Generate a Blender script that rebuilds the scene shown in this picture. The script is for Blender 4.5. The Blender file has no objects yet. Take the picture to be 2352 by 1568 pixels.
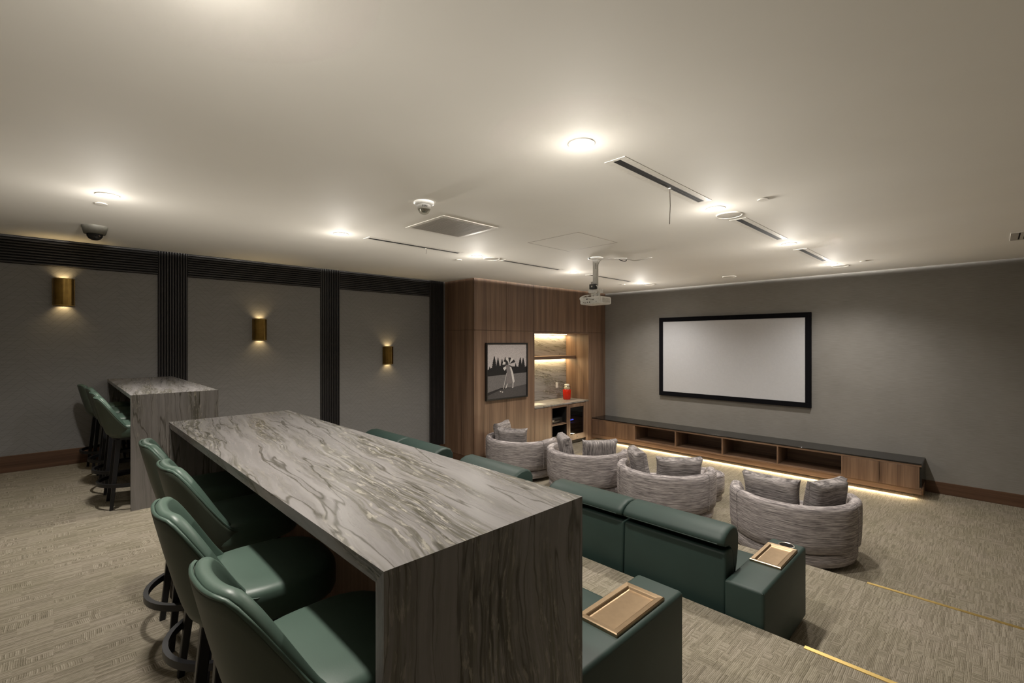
import bpy, bmesh, math, random
from mathutils import Vector, Matrix, noise as mnoise
R = math.radians
random.seed(7)
scene = bpy.context.scene
C = scene.collection

# ------------------------------------------------------------------ camera
cam_d = bpy.data.cameras.new('camera')
cam_d.sensor_width = 36.0
cam_d.lens = 36.0 * 1077.0 / 2352.0
cam_d.clip_start = 0.02
cam = bpy.data.objects.new('camera', cam_d)
C.objects.link(cam)
CAM_Z = 2.56
cam.location = (0, 0, CAM_Z)
cam.rotation_euler = (R(90), 0, R(45.64))
scene.camera = cam

# ------------------------------------------------------------------ world, exposure
w = bpy.data.worlds.new('world')
scene.world = w
w.use_nodes = True
w.node_tree.nodes['Background'].inputs[0].default_value = (0.5, 0.48, 0.45, 1)
w.node_tree.nodes['Background'].inputs[1].default_value = 0.02
scene.view_settings.view_transform = 'Standard'
scene.view_settings.look = 'None'
scene.view_settings.gamma = 1.0
scene.view_settings.use_curve_mapping = False
scene.view_settings.exposure = 1.0
DOWN_W = 104.0        # watts of each recessed downlight
FILL_W = 59.0       # added upward fill light below each downlight, brightens the ceiling
WARM = (1.0, 0.938, 0.85)
AMBER = (1.0, 0.68, 0.32)

# ------------------------------------------------------------------ dimensions (metres, front floor = 0)
XL, XR, YB, YF = -8.292, 1.75, -2.4, 10.673
ZC = 3.849
L1, L2, L3 = 0.325, 0.68, 0.982
E3, E2, E1 = 1.262, 3.316, 5.404
XW, YW = -7.304, 6.072
XLAMP = (-1.867, -5.445)
YLAMP = (0.34, 2.459, 4.582, 6.942, 9.293)

# ------------------------------------------------------------------ material helpers
class NG:
    def __init__(s, name, rough=0.5, metal=0.0, spec=0.5):
        s.mat = bpy.data.materials.new(name)
        s.mat.use_nodes = True
        s.t = s.mat.node_tree
        s.n = s.t.nodes
        s.b = s.n['Principled BSDF']
        s.b.inputs['Roughness'].default_value = rough
        s.b.inputs['Metallic'].default_value = metal
        s.b.inputs['Specular IOR Level'].default_value = spec
    def put(s, sock, v):
        if hasattr(v, 'is_output') or isinstance(v, bpy.types.NodeSocket):
            s.t.links.new(v, sock)
        else:
            if isinstance(v, (tuple, list)) and len(v) == 3 and sock.type == 'RGBA':
                v = (*v, 1)
            sock.default_value = v
    def m(s, op, a, b=None, c=None, clamp=False):
        n = s.n.new('ShaderNodeMath'); n.operation = op; n.use_clamp = clamp
        for i, v in enumerate((a, b, c)):
            if v is not None: s.put(n.inputs[i], v)
        return n.outputs[0]
    def pos(s):
        return s.n.new('ShaderNodeNewGeometry').outputs['Position']
    def obj(s):
        return s.n.new('ShaderNodeTexCoord').outputs['Object']
    def sep(s, v):
        n = s.n.new('ShaderNodeSeparateXYZ'); s.put(n.inputs[0], v); return n.outputs
    def com(s, x, y, z):
        n = s.n.new('ShaderNodeCombineXYZ')
        for i, v in enumerate((x, y, z)): s.put(n.inputs[i], v)
        return n.outputs[0]
    def vmul(s, v, k):
        n = s.n.new('ShaderNodeVectorMath'); n.operation = 'MULTIPLY'
        s.put(n.inputs[0], v); n.inputs[1].default_value = k; return n.outputs[0]
    def noise(s, v, scale=1.0, detail=3.0, rough=0.5):
        n = s.n.new('ShaderNodeTexNoise'); s.put(n.inputs['Vector'], v)
        n.inputs['Scale'].default_value = scale; n.inputs['Detail'].default_value = detail
        n.inputs['Roughness'].default_value = rough
        return n.outputs[0]
    def step(s, v, a, b):
        n = s.n.new('ShaderNodeMapRange'); n.interpolation_type = 'SMOOTHSTEP'
        s.put(n.inputs[0], v); n.inputs[1].default_value = a; n.inputs[2].default_value = b
        return n.outputs[0]
    def ramp(s, v, stops):
        n = s.n.new('ShaderNodeValToRGB'); s.put(n.inputs[0], v); e = n.color_ramp.elements
        while len(e) < len(stops): e.new(0.5)
        for i, (p, c) in enumerate(stops):
            e[i].position = p; e[i].color = (*c, 1)
        return n.outputs[0]
    def mix(s, f, a, b):
        n = s.n.new('ShaderNodeMix'); n.data_type = 'RGBA'
        s.put(n.inputs[0], f); s.put(n.inputs[6], a); s.put(n.inputs[7], b)
        return n.outputs[2]
    def color(s, v): s.put(s.b.inputs['Base Color'], v); return s
    def bump(s, h, strength=0.3, dist=0.01):
        n = s.n.new('ShaderNodeBump'); s.put(n.inputs['Height'], h)
        n.inputs['Strength'].default_value = strength; n.inputs['Distance'].default_value = dist
        s.t.links.new(n.outputs[0], s.b.inputs['Normal']); return s
    def emit(s, col, k):
        s.put(s.b.inputs['Emission Color'], col); s.b.inputs['Emission Strength'].default_value = k; return s

M = {}
def plain(name, col, rough=0.5, metal=0.0, spec=0.5, var=0.08, nscale=30.0, bump=0.0):
    g = NG(name, rough, metal, spec)
    f = g.noise(g.obj(), nscale, 3)
    lo = tuple(c * (1 - var) for c in col); hi = tuple(min(1, c * (1 + var)) for c in col)
    g.color(g.ramp(f, [(0.3, lo), (0.7, hi)]))
    if bump: g.bump(f, bump, 0.002)
    M[name] = g.mat
    return g

def wood(name, along, dark=(0.09, 0.052, 0.034), mid=(0.185, 0.113, 0.074), light=(0.30, 0.197, 0.133), rough=0.42):
    g = NG(name, rough)
    p = g.pos()
    def sc(a, k): return tuple(a if ax == along else k for ax in 'xyz')
    broad = g.noise(g.vmul(p, sc(0.35, 9)), 1, 3, 0.6)
    fine = g.noise(g.vmul(p, sc(1.1, 70)), 1, 4, 0.65)
    line = g.noise(g.vmul(p, sc(0.5, 190)), 1, 2, 0.5)
    f = g.m('ADD', g.m('MULTIPLY', broad, 0.5), g.m('ADD', g.m('MULTIPLY', fine, 0.32), g.m('MULTIPLY', line, 0.18)))
    g.color(g.ramp(f, [(0.34, dark), (0.5, mid), (0.66, light)]))
    g.bump(f, 0.15, 0.004)
    M[name] = g.mat

def stone(name, along, rough=0.16, slant=0.22, k=1.0):
    g = NG(name, rough, 0, 0.35)
    o = g.sep(g.pos())
    i = 'xyz'.index(along)
    a = o[i]
    rest = [o[j] for j in range(3) if j != i]
    b = g.m('ADD', rest[0], rest[1])
    w1 = g.noise(g.com(g.m('MULTIPLY', a, 0.9), g.m('MULTIPLY', b, 1.6), 0.3), 1, 2, 0.5)
    w2 = g.noise(g.com(g.m('MULTIPLY', a, 3.5), g.m('MULTIPLY', b, 7.0), 3.3), 1, 3, 0.55)
    b2 = g.m('ADD', g.m('ADD', b, g.m('MULTIPLY', a, slant)), g.m('ADD', g.m('MULTIPLY', g.m('SUBTRACT', w1, 0.5), 0.17), g.m('MULTIPLY', g.m('SUBTRACT', w2, 0.5), 0.055)))
    v1 = g.noise(g.com(g.m('MULTIPLY', a, 0.55), g.m('MULTIPLY', b2, 6.5), 2.0), 1, 3, 0.5)
    v2 = g.noise(g.com(g.m('MULTIPLY', a, 1.1), g.m('MULTIPLY', b2, 26.0), 7.0), 1, 5, 0.62)
    v3 = g.noise(g.com(g.m('MULTIPLY', a, 14.0), g.m('MULTIPLY', b2, 60.0), 4.0), 1, 4, 0.65)
    v4 = g.noise(g.com(g.m('MULTIPLY', a, 3.0), g.m('MULTIPLY', b2, 80.0), 11.0), 1, 4, 0.6)
    zone = g.step(g.noise(g.com(g.m('MULTIPLY', a, 0.45), g.m('MULTIPLY', b2, 4.4), 9.0), 1, 3, 0.5), 0.44, 0.60)
    def c3(*c): return tuple(x * k for x in c)
    base = g.ramp(g.m('ADD', g.m('MULTIPLY', v2, 0.5), g.m('ADD', g.m('MULTIPLY', v1, 0.28), g.m('MULTIPLY', v4, 0.22))), [(0.32, c3(0.225, 0.213, 0.205)), (0.5, c3(0.325, 0.308, 0.305)), (0.68, c3(0.43, 0.41, 0.405))])
    vein1 = g.m('SUBTRACT', 1.0, g.step(g.m('ABSOLUTE', g.m('SUBTRACT', v1, 0.5)), 0.0, 0.010))
    vein2 = g.m('SUBTRACT', 1.0, g.step(g.m('ABSOLUTE', g.m('SUBTRACT', v2, 0.48)), 0.0, 0.045))
    c1 = g.mix(g.m('MULTIPLY', zone, g.step(v4, 0.42, 0.60)), base, c3(0.165, 0.155, 0.12))
    veins = g.m('ADD', g.m('MULTIPLY', vein1, 0.78), g.m('MULTIPLY', g.m('MULTIPLY', vein2, zone), 0.72), clamp=True)
    c1 = g.mix(veins, c1, c3(0.075, 0.07, 0.052))
    fleck = g.m('MULTIPLY', g.step(v3, 0.54, 0.64), g.m('MULTIPLY', zone, 0.7))
    c2 = g.mix(fleck, c1, c3(0.62, 0.58, 0.50))
    g.color(c2)
    g.put(g.b.inputs['Roughness'], g.m('ADD', rough, g.m('MULTIPLY', v2, 0.16)))
    M[name] = g.mat

def tweed(name, vec_scale, light=(0.52, 0.475, 0.47), dark=(0.135, 0.12, 0.125)):
    g = NG(name, 0.9, 0, 0.2)
    rnd = g.n.new('ShaderNodeObjectInfo').outputs['Random']
    v = g.n.new('ShaderNodeVectorMath'); v.operation = 'ADD'
    g.put(v.inputs[0], g.vmul(g.obj(), vec_scale)); g.put(v.inputs[1], g.com(g.m('MULTIPLY', rnd, 37.0), 0.0, 0.0))
    a = g.noise(v.outputs[0], 1, 3, 0.65)
    b = g.noise(g.vmul(g.obj(), tuple(k * 2.3 for k in vec_scale)), 1, 2, 0.6)
    f = g.m('ADD', g.m('MULTIPLY', a, 0.65), g.m('MULTIPLY', b, 0.35))
    g.color(g.ramp(f, [(0.385, dark), (0.49, tuple((x + y) / 2.3 for x, y in zip(light, dark))), (0.61, light)]))
    g.bump(f, 0.5, 0.004)
    M[name] = g.mat

def leather(name, col, rough=0.42):
    g = NG(name, rough, 0, 0.45)
    f = g.noise(g.obj(), 260, 2)
    h = g.noise(g.obj(), 5, 2)
    g.color(g.ramp(h, [(0.3, tuple(c * 0.93 for c in col)), (0.7, tuple(c * 1.07 for c in col))]))
    g.bump(f, 0.12, 0.001)
    M[name] = g.mat

# carpet: ribs running towards the screen, broken by blocks of cross ribs
def carpet():
    g = NG('carpet', 0.95, 0, 0.1)
    p = g.pos()
    o = g.sep(p)
    wob = g.m('MULTIPLY', g.m('SUBTRACT', g.noise(g.vmul(p, (9, 5, 5)), 1, 3), 0.5), 0.022)
    x, y = g.m('ADD', o[0], wob), g.m('ADD', o[1], wob)
    def cell(cx, cy, seed):
        n = g.n.new('ShaderNodeTexWhiteNoise'); n.noise_dimensions = '3D'
        g.put(n.inputs['Vector'], g.com(g.m('FLOOR', g.m('MULTIPLY', x, cx)), g.m('FLOOR', g.m('MULTIPLY', y, cy)), seed)); return n.outputs['Value']
    c_rib, c_len, c_blk = cell(120, 7, 1.0), cell(8, 120, 2.0), cell(23, 10, 3.0)
    def rib(v): return g.m('MULTIPLY_ADD', g.m('SINE', g.m('MULTIPLY', v, 2 * math.pi * 120)), 0.5, 0.5)
    fine = g.noise(g.vmul(p, (150, 40, 120)), 1, 3, 0.65)
    a = g.m('ADD', g.m('MULTIPLY', rib(x), 0.26), g.m('MULTIPLY', c_rib, 0.27))
    b = g.m('ADD', g.m('MULTIPLY', rib(y), 0.26), g.m('MULTIPLY', c_len, 0.27))
    zone = g.m('GREATER_THAN', g.m('ADD', c_blk, g.m('MULTIPLY', g.noise(p, 1.1, 2), 0.5)), 1.06)
    f = g.m('ADD', g.m('ADD', g.m('MULTIPLY', a, g.m('SUBTRACT', 1.0, zone)), g.m('MULTIPLY', b, zone)), g.m('MULTIPLY', fine, 0.50))
    big = g.noise(g.vmul(p, (3.2, 2.0, 1)), 1, 4, 0.6)
    col = g.ramp(f, [(0.22, (0.125, 0.109, 0.082)), (0.5, (0.245, 0.218, 0.172)), (0.78, (0.37, 0.338, 0.28))])
    tint = g.ramp(big, [(0.3, (0.86, 0.86, 0.80)), (0.7, (1.0, 0.98, 0.98))])
    mx = g.n.new('ShaderNodeMix'); mx.data_type = 'RGBA'; mx.blend_type = 'MULTIPLY'; mx.inputs[0].default_value = 1
    g.put(mx.inputs[6], col); g.put(mx.inputs[7], tint)
    g.color(mx.outputs[2])
    g.bump(f, 0.5, 0.005)
    M['carpet'] = g.mat
carpet()

# herringbone wall covering: shallow joints between narrow planks
def herringbone(width=0.062, nlen=5):
    g = NG('wall_herringbone', 0.62, 0, 0.35)
    o = g.sep(g.pos())
    k = 0.70710678 / width
    u = g.m('MULTIPLY', g.m('ADD', o[1], o[2]), k)
    v = g.m('MULTIPLY', g.m('SUBTRACT', o[2], o[1]), k)
    i, j = g.m('FLOOR', u), g.m('FLOOR', v)
    fu, fv = g.m('FRACT', u), g.m('FRACT', v)
    s = g.m('FLOORED_MODULO', g.m('SUBTRACT', i, j), float(2 * nlen))
    hor = g.m('LESS_THAN', s, nlen - 0.5)
    def edge(f): return g.m('MINIMUM', f, g.m('SUBTRACT', 1.0, f))
    eu, ev = edge(fu), edge(fv)
    big = 1.0
    def flag(val, t): return g.m('COMPARE', val, t, 0.25)
    # distance to the short ends
    h_end = g.m('MINIMUM', g.m('ADD', fu, g.m('MULTIPLY', g.m('SUBTRACT', 1.0, flag(s, 0.0)), big)),
                g.m('ADD', g.m('SUBTRACT', 1.0, fu), g.m('MULTIPLY', g.m('SUBTRACT', 1.0, flag(s, nlen - 1.0)), big)))
    v_end = g.m('MINIMUM', g.m('ADD', fv, g.m('MULTIPLY', g.m('SUBTRACT', 1.0, flag(s, 2.0 * nlen - 1)), big)),
                g.m('ADD', g.m('SUBTRACT', 1.0, fv), g.m('MULTIPLY', g.m('SUBTRACT', 1.0, flag(s, float(nlen))), big)))
    dh = g.m('MINIMUM', ev, h_end)
    dv = g.m('MINIMUM', eu, v_end)
    d = g.m('ADD', g.m('MULTIPLY', hor, dh), g.m('MULTIPLY', g.m('SUBTRACT', 1.0, hor), dv))
    groove = g.step(d, 0.0, 0.035)
    n = g.noise(g.vmul(g.pos(), (4, 4, 130)), 1, 3)
    col = g.ramp(n, [(0.3, (0.205, 0.201, 0.200)), (0.7, (0.245, 0.241, 0.240))])
    g.color(g.mix(groove, (0.15, 0.145, 0.142), col))
    g.bump(g.m('ADD', g.m('MULTIPLY', groove, 0.8), g.m('MULTIPLY', n, 0.1)), 0.28, 0.002)
    M['wall_herringbone'] = g.mat
herringbone()

def wallcloth():
    g = NG('wall_cloth', 0.75, 0, 0.25)
    p = g.pos()
    n = g.noise(g.vmul(p, (6, 6, 150)), 1, 3)
    q = g.noise(p, 1.4, 4)
    f = g.m('ADD', g.m('MULTIPLY', n, 0.6), g.m('MULTIPLY', q, 0.4))
    g.color(g.ramp(f, [(0.35, (0.235, 0.226, 0.214)), (0.65, (0.30, 0.29, 0.277))]))
    g.bump(n, 0.1, 0.002)
    M['wall_cloth'] = g.mat
wallcloth()

def ceilpaint():
    g = NG('ceiling_paint', 0.85, 0, 0.2)
    n = g.noise(g.pos(), 1.2, 3)
    g.color(g.ramp(n, [(0.3, (0.80, 0.775, 0.72)), (0.7, (0.83, 0.805, 0.75))]))
    g.bump(g.noise(g.pos(), 220, 2), 0.04, 0.001)
    M['ceiling_paint'] = g.mat
ceilpaint()

wood('walnut_v', 'z'); wood('walnut_x', 'x'); wood('walnut_y', 'y')
wood('base_y', 'y', (0.06, 0.03, 0.018), (0.115, 0.06, 0.035), (0.17, 0.095, 0.058))
wood('base_x', 'x', (0.06, 0.03, 0.018), (0.115, 0.06, 0.035), (0.17, 0.095, 0.058))
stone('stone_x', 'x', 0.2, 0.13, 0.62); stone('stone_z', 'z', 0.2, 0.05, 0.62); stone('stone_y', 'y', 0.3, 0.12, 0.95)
tweed('tweed_h', (5, 5, 125)); tweed('tweed_c', (120, 6, 6), (0.44, 0.405, 0.40), (0.09, 0.082, 0.087)); tweed('tweed_d', (6, 6, 120), (0.44, 0.405, 0.40), (0.10, 0.09, 0.092))
leather('leather_sage', (0.068, 0.108, 0.086), 0.44)
leather('leather_shell', (0.064, 0.082, 0.062), 0.5)
leather('leather_bottle', (0.020, 0.040, 0.034), 0.55)
plain('wall_pale', (0.52, 0.50, 0.465), 0.8, 0, 0.2, 0.04, 4)
plain('slat_black', (0.03, 0.028, 0.029), 0.38)
plain('metal_black', (0.012, 0.012, 0.014), 0.4, 0.3)
plain('plastic_black', (0.012, 0.012, 0.012), 0.35)
plain('void_black', (0.004, 0.004, 0.004), 0.8)
plain('gloss_black', (0.012, 0.012, 0.012), 0.12)
plain('velvet_black', (0.006, 0.006, 0.008), 0.95, 0, 0.1)
plain('screen_grey', (0.59, 0.60, 0.64), 0.7, 0, 0.2, 0.02)
plain('white_plastic', (0.86, 0.85, 0.82), 0.45)
plain('ceiling_white', (0.76, 0.73, 0.67), 0.6)
plain('grille_grey', (0.42, 0.395, 0.355), 0.7)
plain('speaker_mesh', (0.52, 0.49, 0.44), 0.8)
plain('dome_housing', (0.13, 0.125, 0.105), 0.5)
plain('chrome', (0.7, 0.68, 0.64), 0.2, 1.0)
plain('brass_tray', (0.44, 0.32, 0.205), 0.32, 1.0, var=0.05)
plain('brass_old', (0.30, 0.19, 0.055), 0.22, 1.0, var=0.2, nscale=9)
plain('brass_bright', (0.72, 0.53, 0.2), 0.42, 1.0)
plain('red_glass', (0.55, 0.02, 0.006), 0.15)
plain('cream', (0.65, 0.58, 0.45), 0.5)
plain('paper', (0.8, 0.77, 0.7), 0.7)
plain('steel_grey', (0.25, 0.25, 0.26), 0.4, 0.8)
plain('cable_grey', (0.55, 0.53, 0.5), 0.5)
plain('rack_wood', (0.16, 0.12, 0.09), 0.6)
for nm, c in (('print_sky', (0.50, 0.46, 0.46)), ('print_tree', (0.018, 0.017, 0.018)), ('print_far', (0.13, 0.12, 0.12)), ('print_mid', (0.16, 0.15, 0.15)),
              ('print_low', (0.075, 0.07, 0.072)), ('print_white', (0.62, 0.59, 0.57)), ('print_grey', (0.20, 0.18, 0.18)), ('print_dark', (0.03, 0.028, 0.03))):
    g = plain(nm, c, 0.5, 0, 0.3, 0.22, 60)
g = NG('lens_glow', 0.5); g.color((0.9, 0.9, 0.9)); g.emit((1.0, 0.95, 0.86), 40.0); M['lens_glow'] = g.mat
g = NG('led_warm', 0.5); g.color((0.9, 0.8, 0.6)); g.emit((1.0, 0.82, 0.55), 6.0); M['led_warm'] = g.mat
g = NG('led_blue', 0.5); g.color((0.1, 0.1, 0.9)); g.emit((0.05, 0.10, 1.0), 12.0); M['led_blue'] = g.mat
g = NG('led_red', 0.5); g.color((0.6, 0.05, 0.02)); g.emit((1.0, 0.08, 0.02), 0.5); M['led_red'] = g.mat
def glassy(name, tint, gloss=0.12):
    m = bpy.data.materials.new(name); m.use_nodes = True; t = m.node_tree; t.nodes.clear()
    out = t.nodes.new('ShaderNodeOutputMaterial'); mx = t.nodes.new('ShaderNodeMixShader')
    tr = t.nodes.new('ShaderNodeBsdfTransparent'); gl = t.nodes.new('ShaderNodeBsdfGlossy')
    tr.inputs[0].default_value = (*tint, 1); gl.inputs[0].default_value = (0.8, 0.8, 0.8, 1); gl.inputs[1].default_value = 0.05
    mx.inputs[0].default_value = gloss
    t.links.new(tr.outputs[0], mx.inputs[1]); t.links.new(gl.outputs[0], mx.inputs[2]); t.links.new(mx.outputs[0], out.inputs[0])
    M[name] = m
glassy('smoked_glass', (0.35, 0.34, 0.33), 0.07)
glassy('clear_glass', (0.85, 0.85, 0.82), 0.18)

# ------------------------------------------------------------------ mesh helpers
def link(o, parent=None):
    C.objects.link(o)
    if parent is not None: o.parent = parent
    return o
def ob(name, bm, mat, parent=None, smooth=None, loc=None, rot=None):
    me = bpy.data.meshes.new(name)
    bmesh.ops.recalc_face_normals(bm, faces=bm.faces)
    bm.to_mesh(me); bm.free()
    me.materials.append(M[mat])
    if smooth is not None:
        for p in me.polygons: p.use_smooth = True
        try: me.set_sharp_from_angle(angle=R(smooth))
        except Exception: pass
    o = bpy.data.objects.new(name, me)
    if loc: o.location = loc
    if rot: o.rotation_euler = rot
    return link(o, parent)
def tag(o, label=None, cat=None, group=None, kind=None):
    if label: o['label'] = label
    if cat: o['category'] = cat
    if group: o['group'] = group
    if kind: o['kind'] = kind
    return o
def empty(name, loc=(0, 0, 0), rz=0.0, label=None, cat=None, group=None, kind=None, parent=None):
    o = bpy.data.objects.new(name, None); o.location = loc; o.rotation_euler = (0, 0, rz); o.empty_display_size = 0.1
    link(o, parent)
    return tag(o, label, cat, group, kind)
def box_bm(x0, x1, y0, y1, z0, z1, bevel=0.0, seg=2, bm=None):
    b = bmesh.new()
    bmesh.ops.create_cube(b, size=1.0)
    for v in b.verts:
        v.co = Vector(((x0 + x1) / 2 + v.co.x * (x1 - x0), (y0 + y1) / 2 + v.co.y * (y1 - y0), (z0 + z1) / 2 + v.co.z * (z1 - z0)))
    if bevel > 0:
        bmesh.ops.bevel(b, geom=b.edges[:], offset=bevel, segments=seg, profile=0.5, affect='EDGES')
    if bm is None: return b
    tmp = bpy.data.meshes.new('t'); b.to_mesh(tmp); b.free(); bm.from_mesh(tmp); bpy.data.meshes.remove(tmp)
    return bm
def box(name, x0, x1, y0, y1, z0, z1, mat, parent=None, bevel=0.0, seg=2):
    return ob(name, box_bm(x0, x1, y0, y1, z0, z1, bevel, seg), mat, parent, 40 if bevel else None)
def lathe_bm(prof, seg=32, bm=None, c=(0, 0, 0)):
    bm = bm or bmesh.new(); rings = []
    for r, z in prof:
        if r < 1e-5: rings.append([bm.verts.new((c[0], c[1], c[2] + z))])
        else: rings.append([bm.verts.new((c[0] + r * math.cos(2 * math.pi * i / seg), c[1] + r * math.sin(2 * math.pi * i / seg), c[2] + z)) for i in range(seg)])
    for a, b in zip(rings, rings[1:]):
        for i in range(seg):
            j = (i + 1) % seg
            if len(a) == 1 and len(b) > 1: bm.faces.new((a[0], b[i], b[j]))
            elif len(b) == 1 and len(a) > 1: bm.faces.new((a[i], a[j], b[0]))
            elif len(a) > 1: bm.faces.new((a[i], a[j], b[j], b[i]))
    return bm
def tube_bm(pts, r, seg=8, bm=None, closed=False, flat=None):
    bm = bm or bmesh.new(); n = len(pts); rings = []
    P = [Vector(p) for p in pts]
    for k in range(n):
        if closed: d = P[(k + 1) % n] - P[k - 1]
        else: d = P[min(k + 1, n - 1)] - P[max(k - 1, 0)]
        d.normalize()
        up = Vector((0, 0, 1)) if abs(d.z) < 0.95 else Vector((0, 1, 0))
        s = d.cross(up).normalized(); t = s.cross(d).normalized()
        rr = r[k] if isinstance(r, (list, tuple)) else r
        ring = []
        for i in range(seg):
            a = 2 * math.pi * (i + 0.5) / seg
            ring.append(bm.verts.new(P[k] + s * (rr * math.cos(a)) + t * (rr * (flat or 1) * math.sin(a))))
        rings.append(ring)
    m = n if closed else n - 1
    for k in range(m):
        a, b = rings[k], rings[(k + 1) % n]
        for i in range(seg):
            j = (i + 1) % seg
            bm.faces.new((a[i], a[j], b[j], b[i]))
    if not closed:
        bm.faces.new(rings[0][::-1]); bm.faces.new(rings[-1])
    return bm
def prism_bm(poly, axis, a, b, bm=None):
    """extrude a 2D polygon along an axis between a and b"""
    bm = bm or bmesh.new()
    def p3(p, t):
        if axis == 'x': return (t, p[0], p[1])
        if axis == 'y': return (p[0], t, p[1])
        return (p[0], p[1], t)
    A = [bm.verts.new(p3(p, a)) for p in poly]; B = [bm.verts.new(p3(p, b)) for p in poly]
    n = len(poly)
    bm.faces.new(A); bm.faces.new(B[::-1])
    for i in range(n): bm.faces.new((A[i], B[i], B[(i + 1) % n], A[(i + 1) % n]))
    return bm
def grid_faces(bm, rows, wrap=False):
    for a, b in zip(rows, rows[1:]):
        n = len(a)
        for i in range(n if wrap else n - 1):
            j = (i + 1) % n
            bm.faces.new((a[i], a[j], b[j], b[i]))
def smoothstep(a, b, x):
    t = max(0.0, min(1.0, (x - a) / (b - a))); return t * t * (3 - 2 * t)
def copy_tree(o, parent=None):
    c = o.copy(); C.objects.link(c); c.parent = parent
    for ch in list(o.children): copy_tree(ch, c)
    return c

# ------------------------------------------------------------------ lights of the room
def spot(name, loc, power, cone, blend, col, rot, rad=0.05, parent=None):
    d = bpy.data.lights.new(name, 'SPOT'); d.energy = power; d.color = col; d.spot_size = R(cone); d.spot_blend = blend; d.shadow_soft_size = rad
    o = bpy.data.objects.new(name, d); o.location = loc; o.rotation_euler = rot
    return link(o, parent)
def area(name, loc, sx, sy, power, col, rot, parent=None, spread=180):
    d = bpy.data.lights.new(name, 'AREA'); d.shape = 'RECTANGLE'; d.size = sx; d.size_y = sy; d.energy = power; d.color = col; d.spread = R(spread)
    o = bpy.data.objects.new(name, d); o.location = loc; o.rotation_euler = rot
    return link(o, parent)

# ================================================================== STRUCTURE
def struct(o, label, cat): return tag(o, label, cat, kind='structure')
T = 0.2
struct(box('floor', XL - T, XR + T, E1, YF + T, -0.25, 0.0, 'carpet'), 'beige ribbed carpet of the lowest level in front of the screen', 'floor')
struct(box('floor.001', XL, XR, E2, E1, -0.2, L1, 'carpet', bevel=0.006, seg=1), 'carpeted step carrying the green recliners in front of the grey chairs', 'floor')
struct(box('floor.002', XL, XR, E3, E2, -0.2, L2, 'carpet', bevel=0.006, seg=1), 'carpeted step carrying the nearest green armrest', 'floor')
struct(box('floor.003', XL, XR, YB, E3, -0.2, L3, 'carpet', bevel=0.006, seg=1), 'topmost carpeted platform under the stone bars', 'floor')
struct(box('ceiling', XL - T, XR + T, YB - T, YF + T, ZC, ZC + 0.2, 'ceiling_paint'), 'plain warm white painted ceiling', 'ceiling')
wl = struct(box('wall_left', XL - T, XL, YB - T, YF + T, -0.25, ZC, 'wall_herringbone'), 'taupe herringbone wall with brass lamps', 'wall')
struct(box('wall_front', XL, XR + T, YF, YF + T, -0.25, ZC, 'wall_cloth'), 'greige wall behind the projection screen', 'wall')
struct(box('wall_right', XR, XR + T, YB - T, YF, -0.25, ZC, 'wall_pale'), 'pale plain side wall beside the steps', 'wall')
struct(box('wall_back', XL, XR, YB - T, YB, -0.25, ZC, 'wall_pale'), 'pale plain wall at the back of the platform', 'wall')

# baseboards
def base(name, x0, x1, y0, y1, z, mat, label, h=0.2):
    o = ob(name, box_bm(x0, x1, y0, y1, z, z + h, 0.004, 1), mat)
    return struct(o, label, 'baseboard')
base('baseboard_left', XL, XL + 0.016, YB, E3, L3, 'base_y', 'walnut baseboard along the taupe wall behind the far bar')
base('baseboard_left.001', XL, XL + 0.016, E3, E2, L2, 'base_y', 'walnut baseboard of the taupe wall on the second step')
base('baseboard_left.002', XL, XL + 0.016, E2, E1, L1, 'base_y', 'walnut baseboard of the taupe wall on the third step')
base('baseboard_left.003', XL, XL + 0.016, E1, YW, 0.0, 'base_y', 'walnut baseboard below the last fluted pillar', 0.345)
base('baseboard_front', -0.79, XR, YF - 0.016, YF, 0.0, 'base_x', 'walnut baseboard right of the media console')
# brass nosings
for i, (y, z, lb) in enumerate(((E2, L2, 'brass nosing strip on the nearer step edge beside the green armrest'), (E1, L1, 'brass nosing strip on the step edge beside the nearest grey chair'))):
    o = ob('trim_%d' % (i + 1), prism_bm([(y + 0.004, z - 0.03), (y + 0.004, z + 0.004), (y - 0.03, z + 0.004), (y - 0.03, z - 0.001), (y - 0.002, z - 0.001), (y - 0.002, z - 0.03)], 'x', -0.805, XR - 0.01), 'brass_bright')
    struct(o, lb, 'step trim')

# black fluted band and pillars on the left wall
PIL = [(1.06, 1.415), (3.37, 3.722), (5.672, 6.03)]
def slat_mesh(length, w, vertical):
    # trapezoid slat, 18 mm proud
    d, t = w * 0.5, w * 0.28
    poly = [(-d, 0), (-t, 0.02), (t, 0.02), (d, 0)]
    bm = bmesh.new(); vs = []
    for e in (0, length):
        for (a, h) in poly:
            vs.append(bm.verts.new((h, a, e) if vertical else (h, e, a)))
    bm.faces.new(vs[:4]); bm.faces.new(vs[4:][::-1])
    for i in range(4): bm.faces.new((vs[i], vs[4 + i], vs[4 + (i + 1) % 4], vs[(i + 1) % 4]))
    bmesh.ops.recalc_face_normals(bm, faces=bm.faces)
    me = bpy.data.meshes.new('slat'); bm.to_mesh(me); bm.free(); me.materials.append(M['slat_black'])
    return me
tn = 3
def floor_at(y): return L3 if y < E3 else L2 if y < E2 else L1 if y < E1 else 0.0
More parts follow.
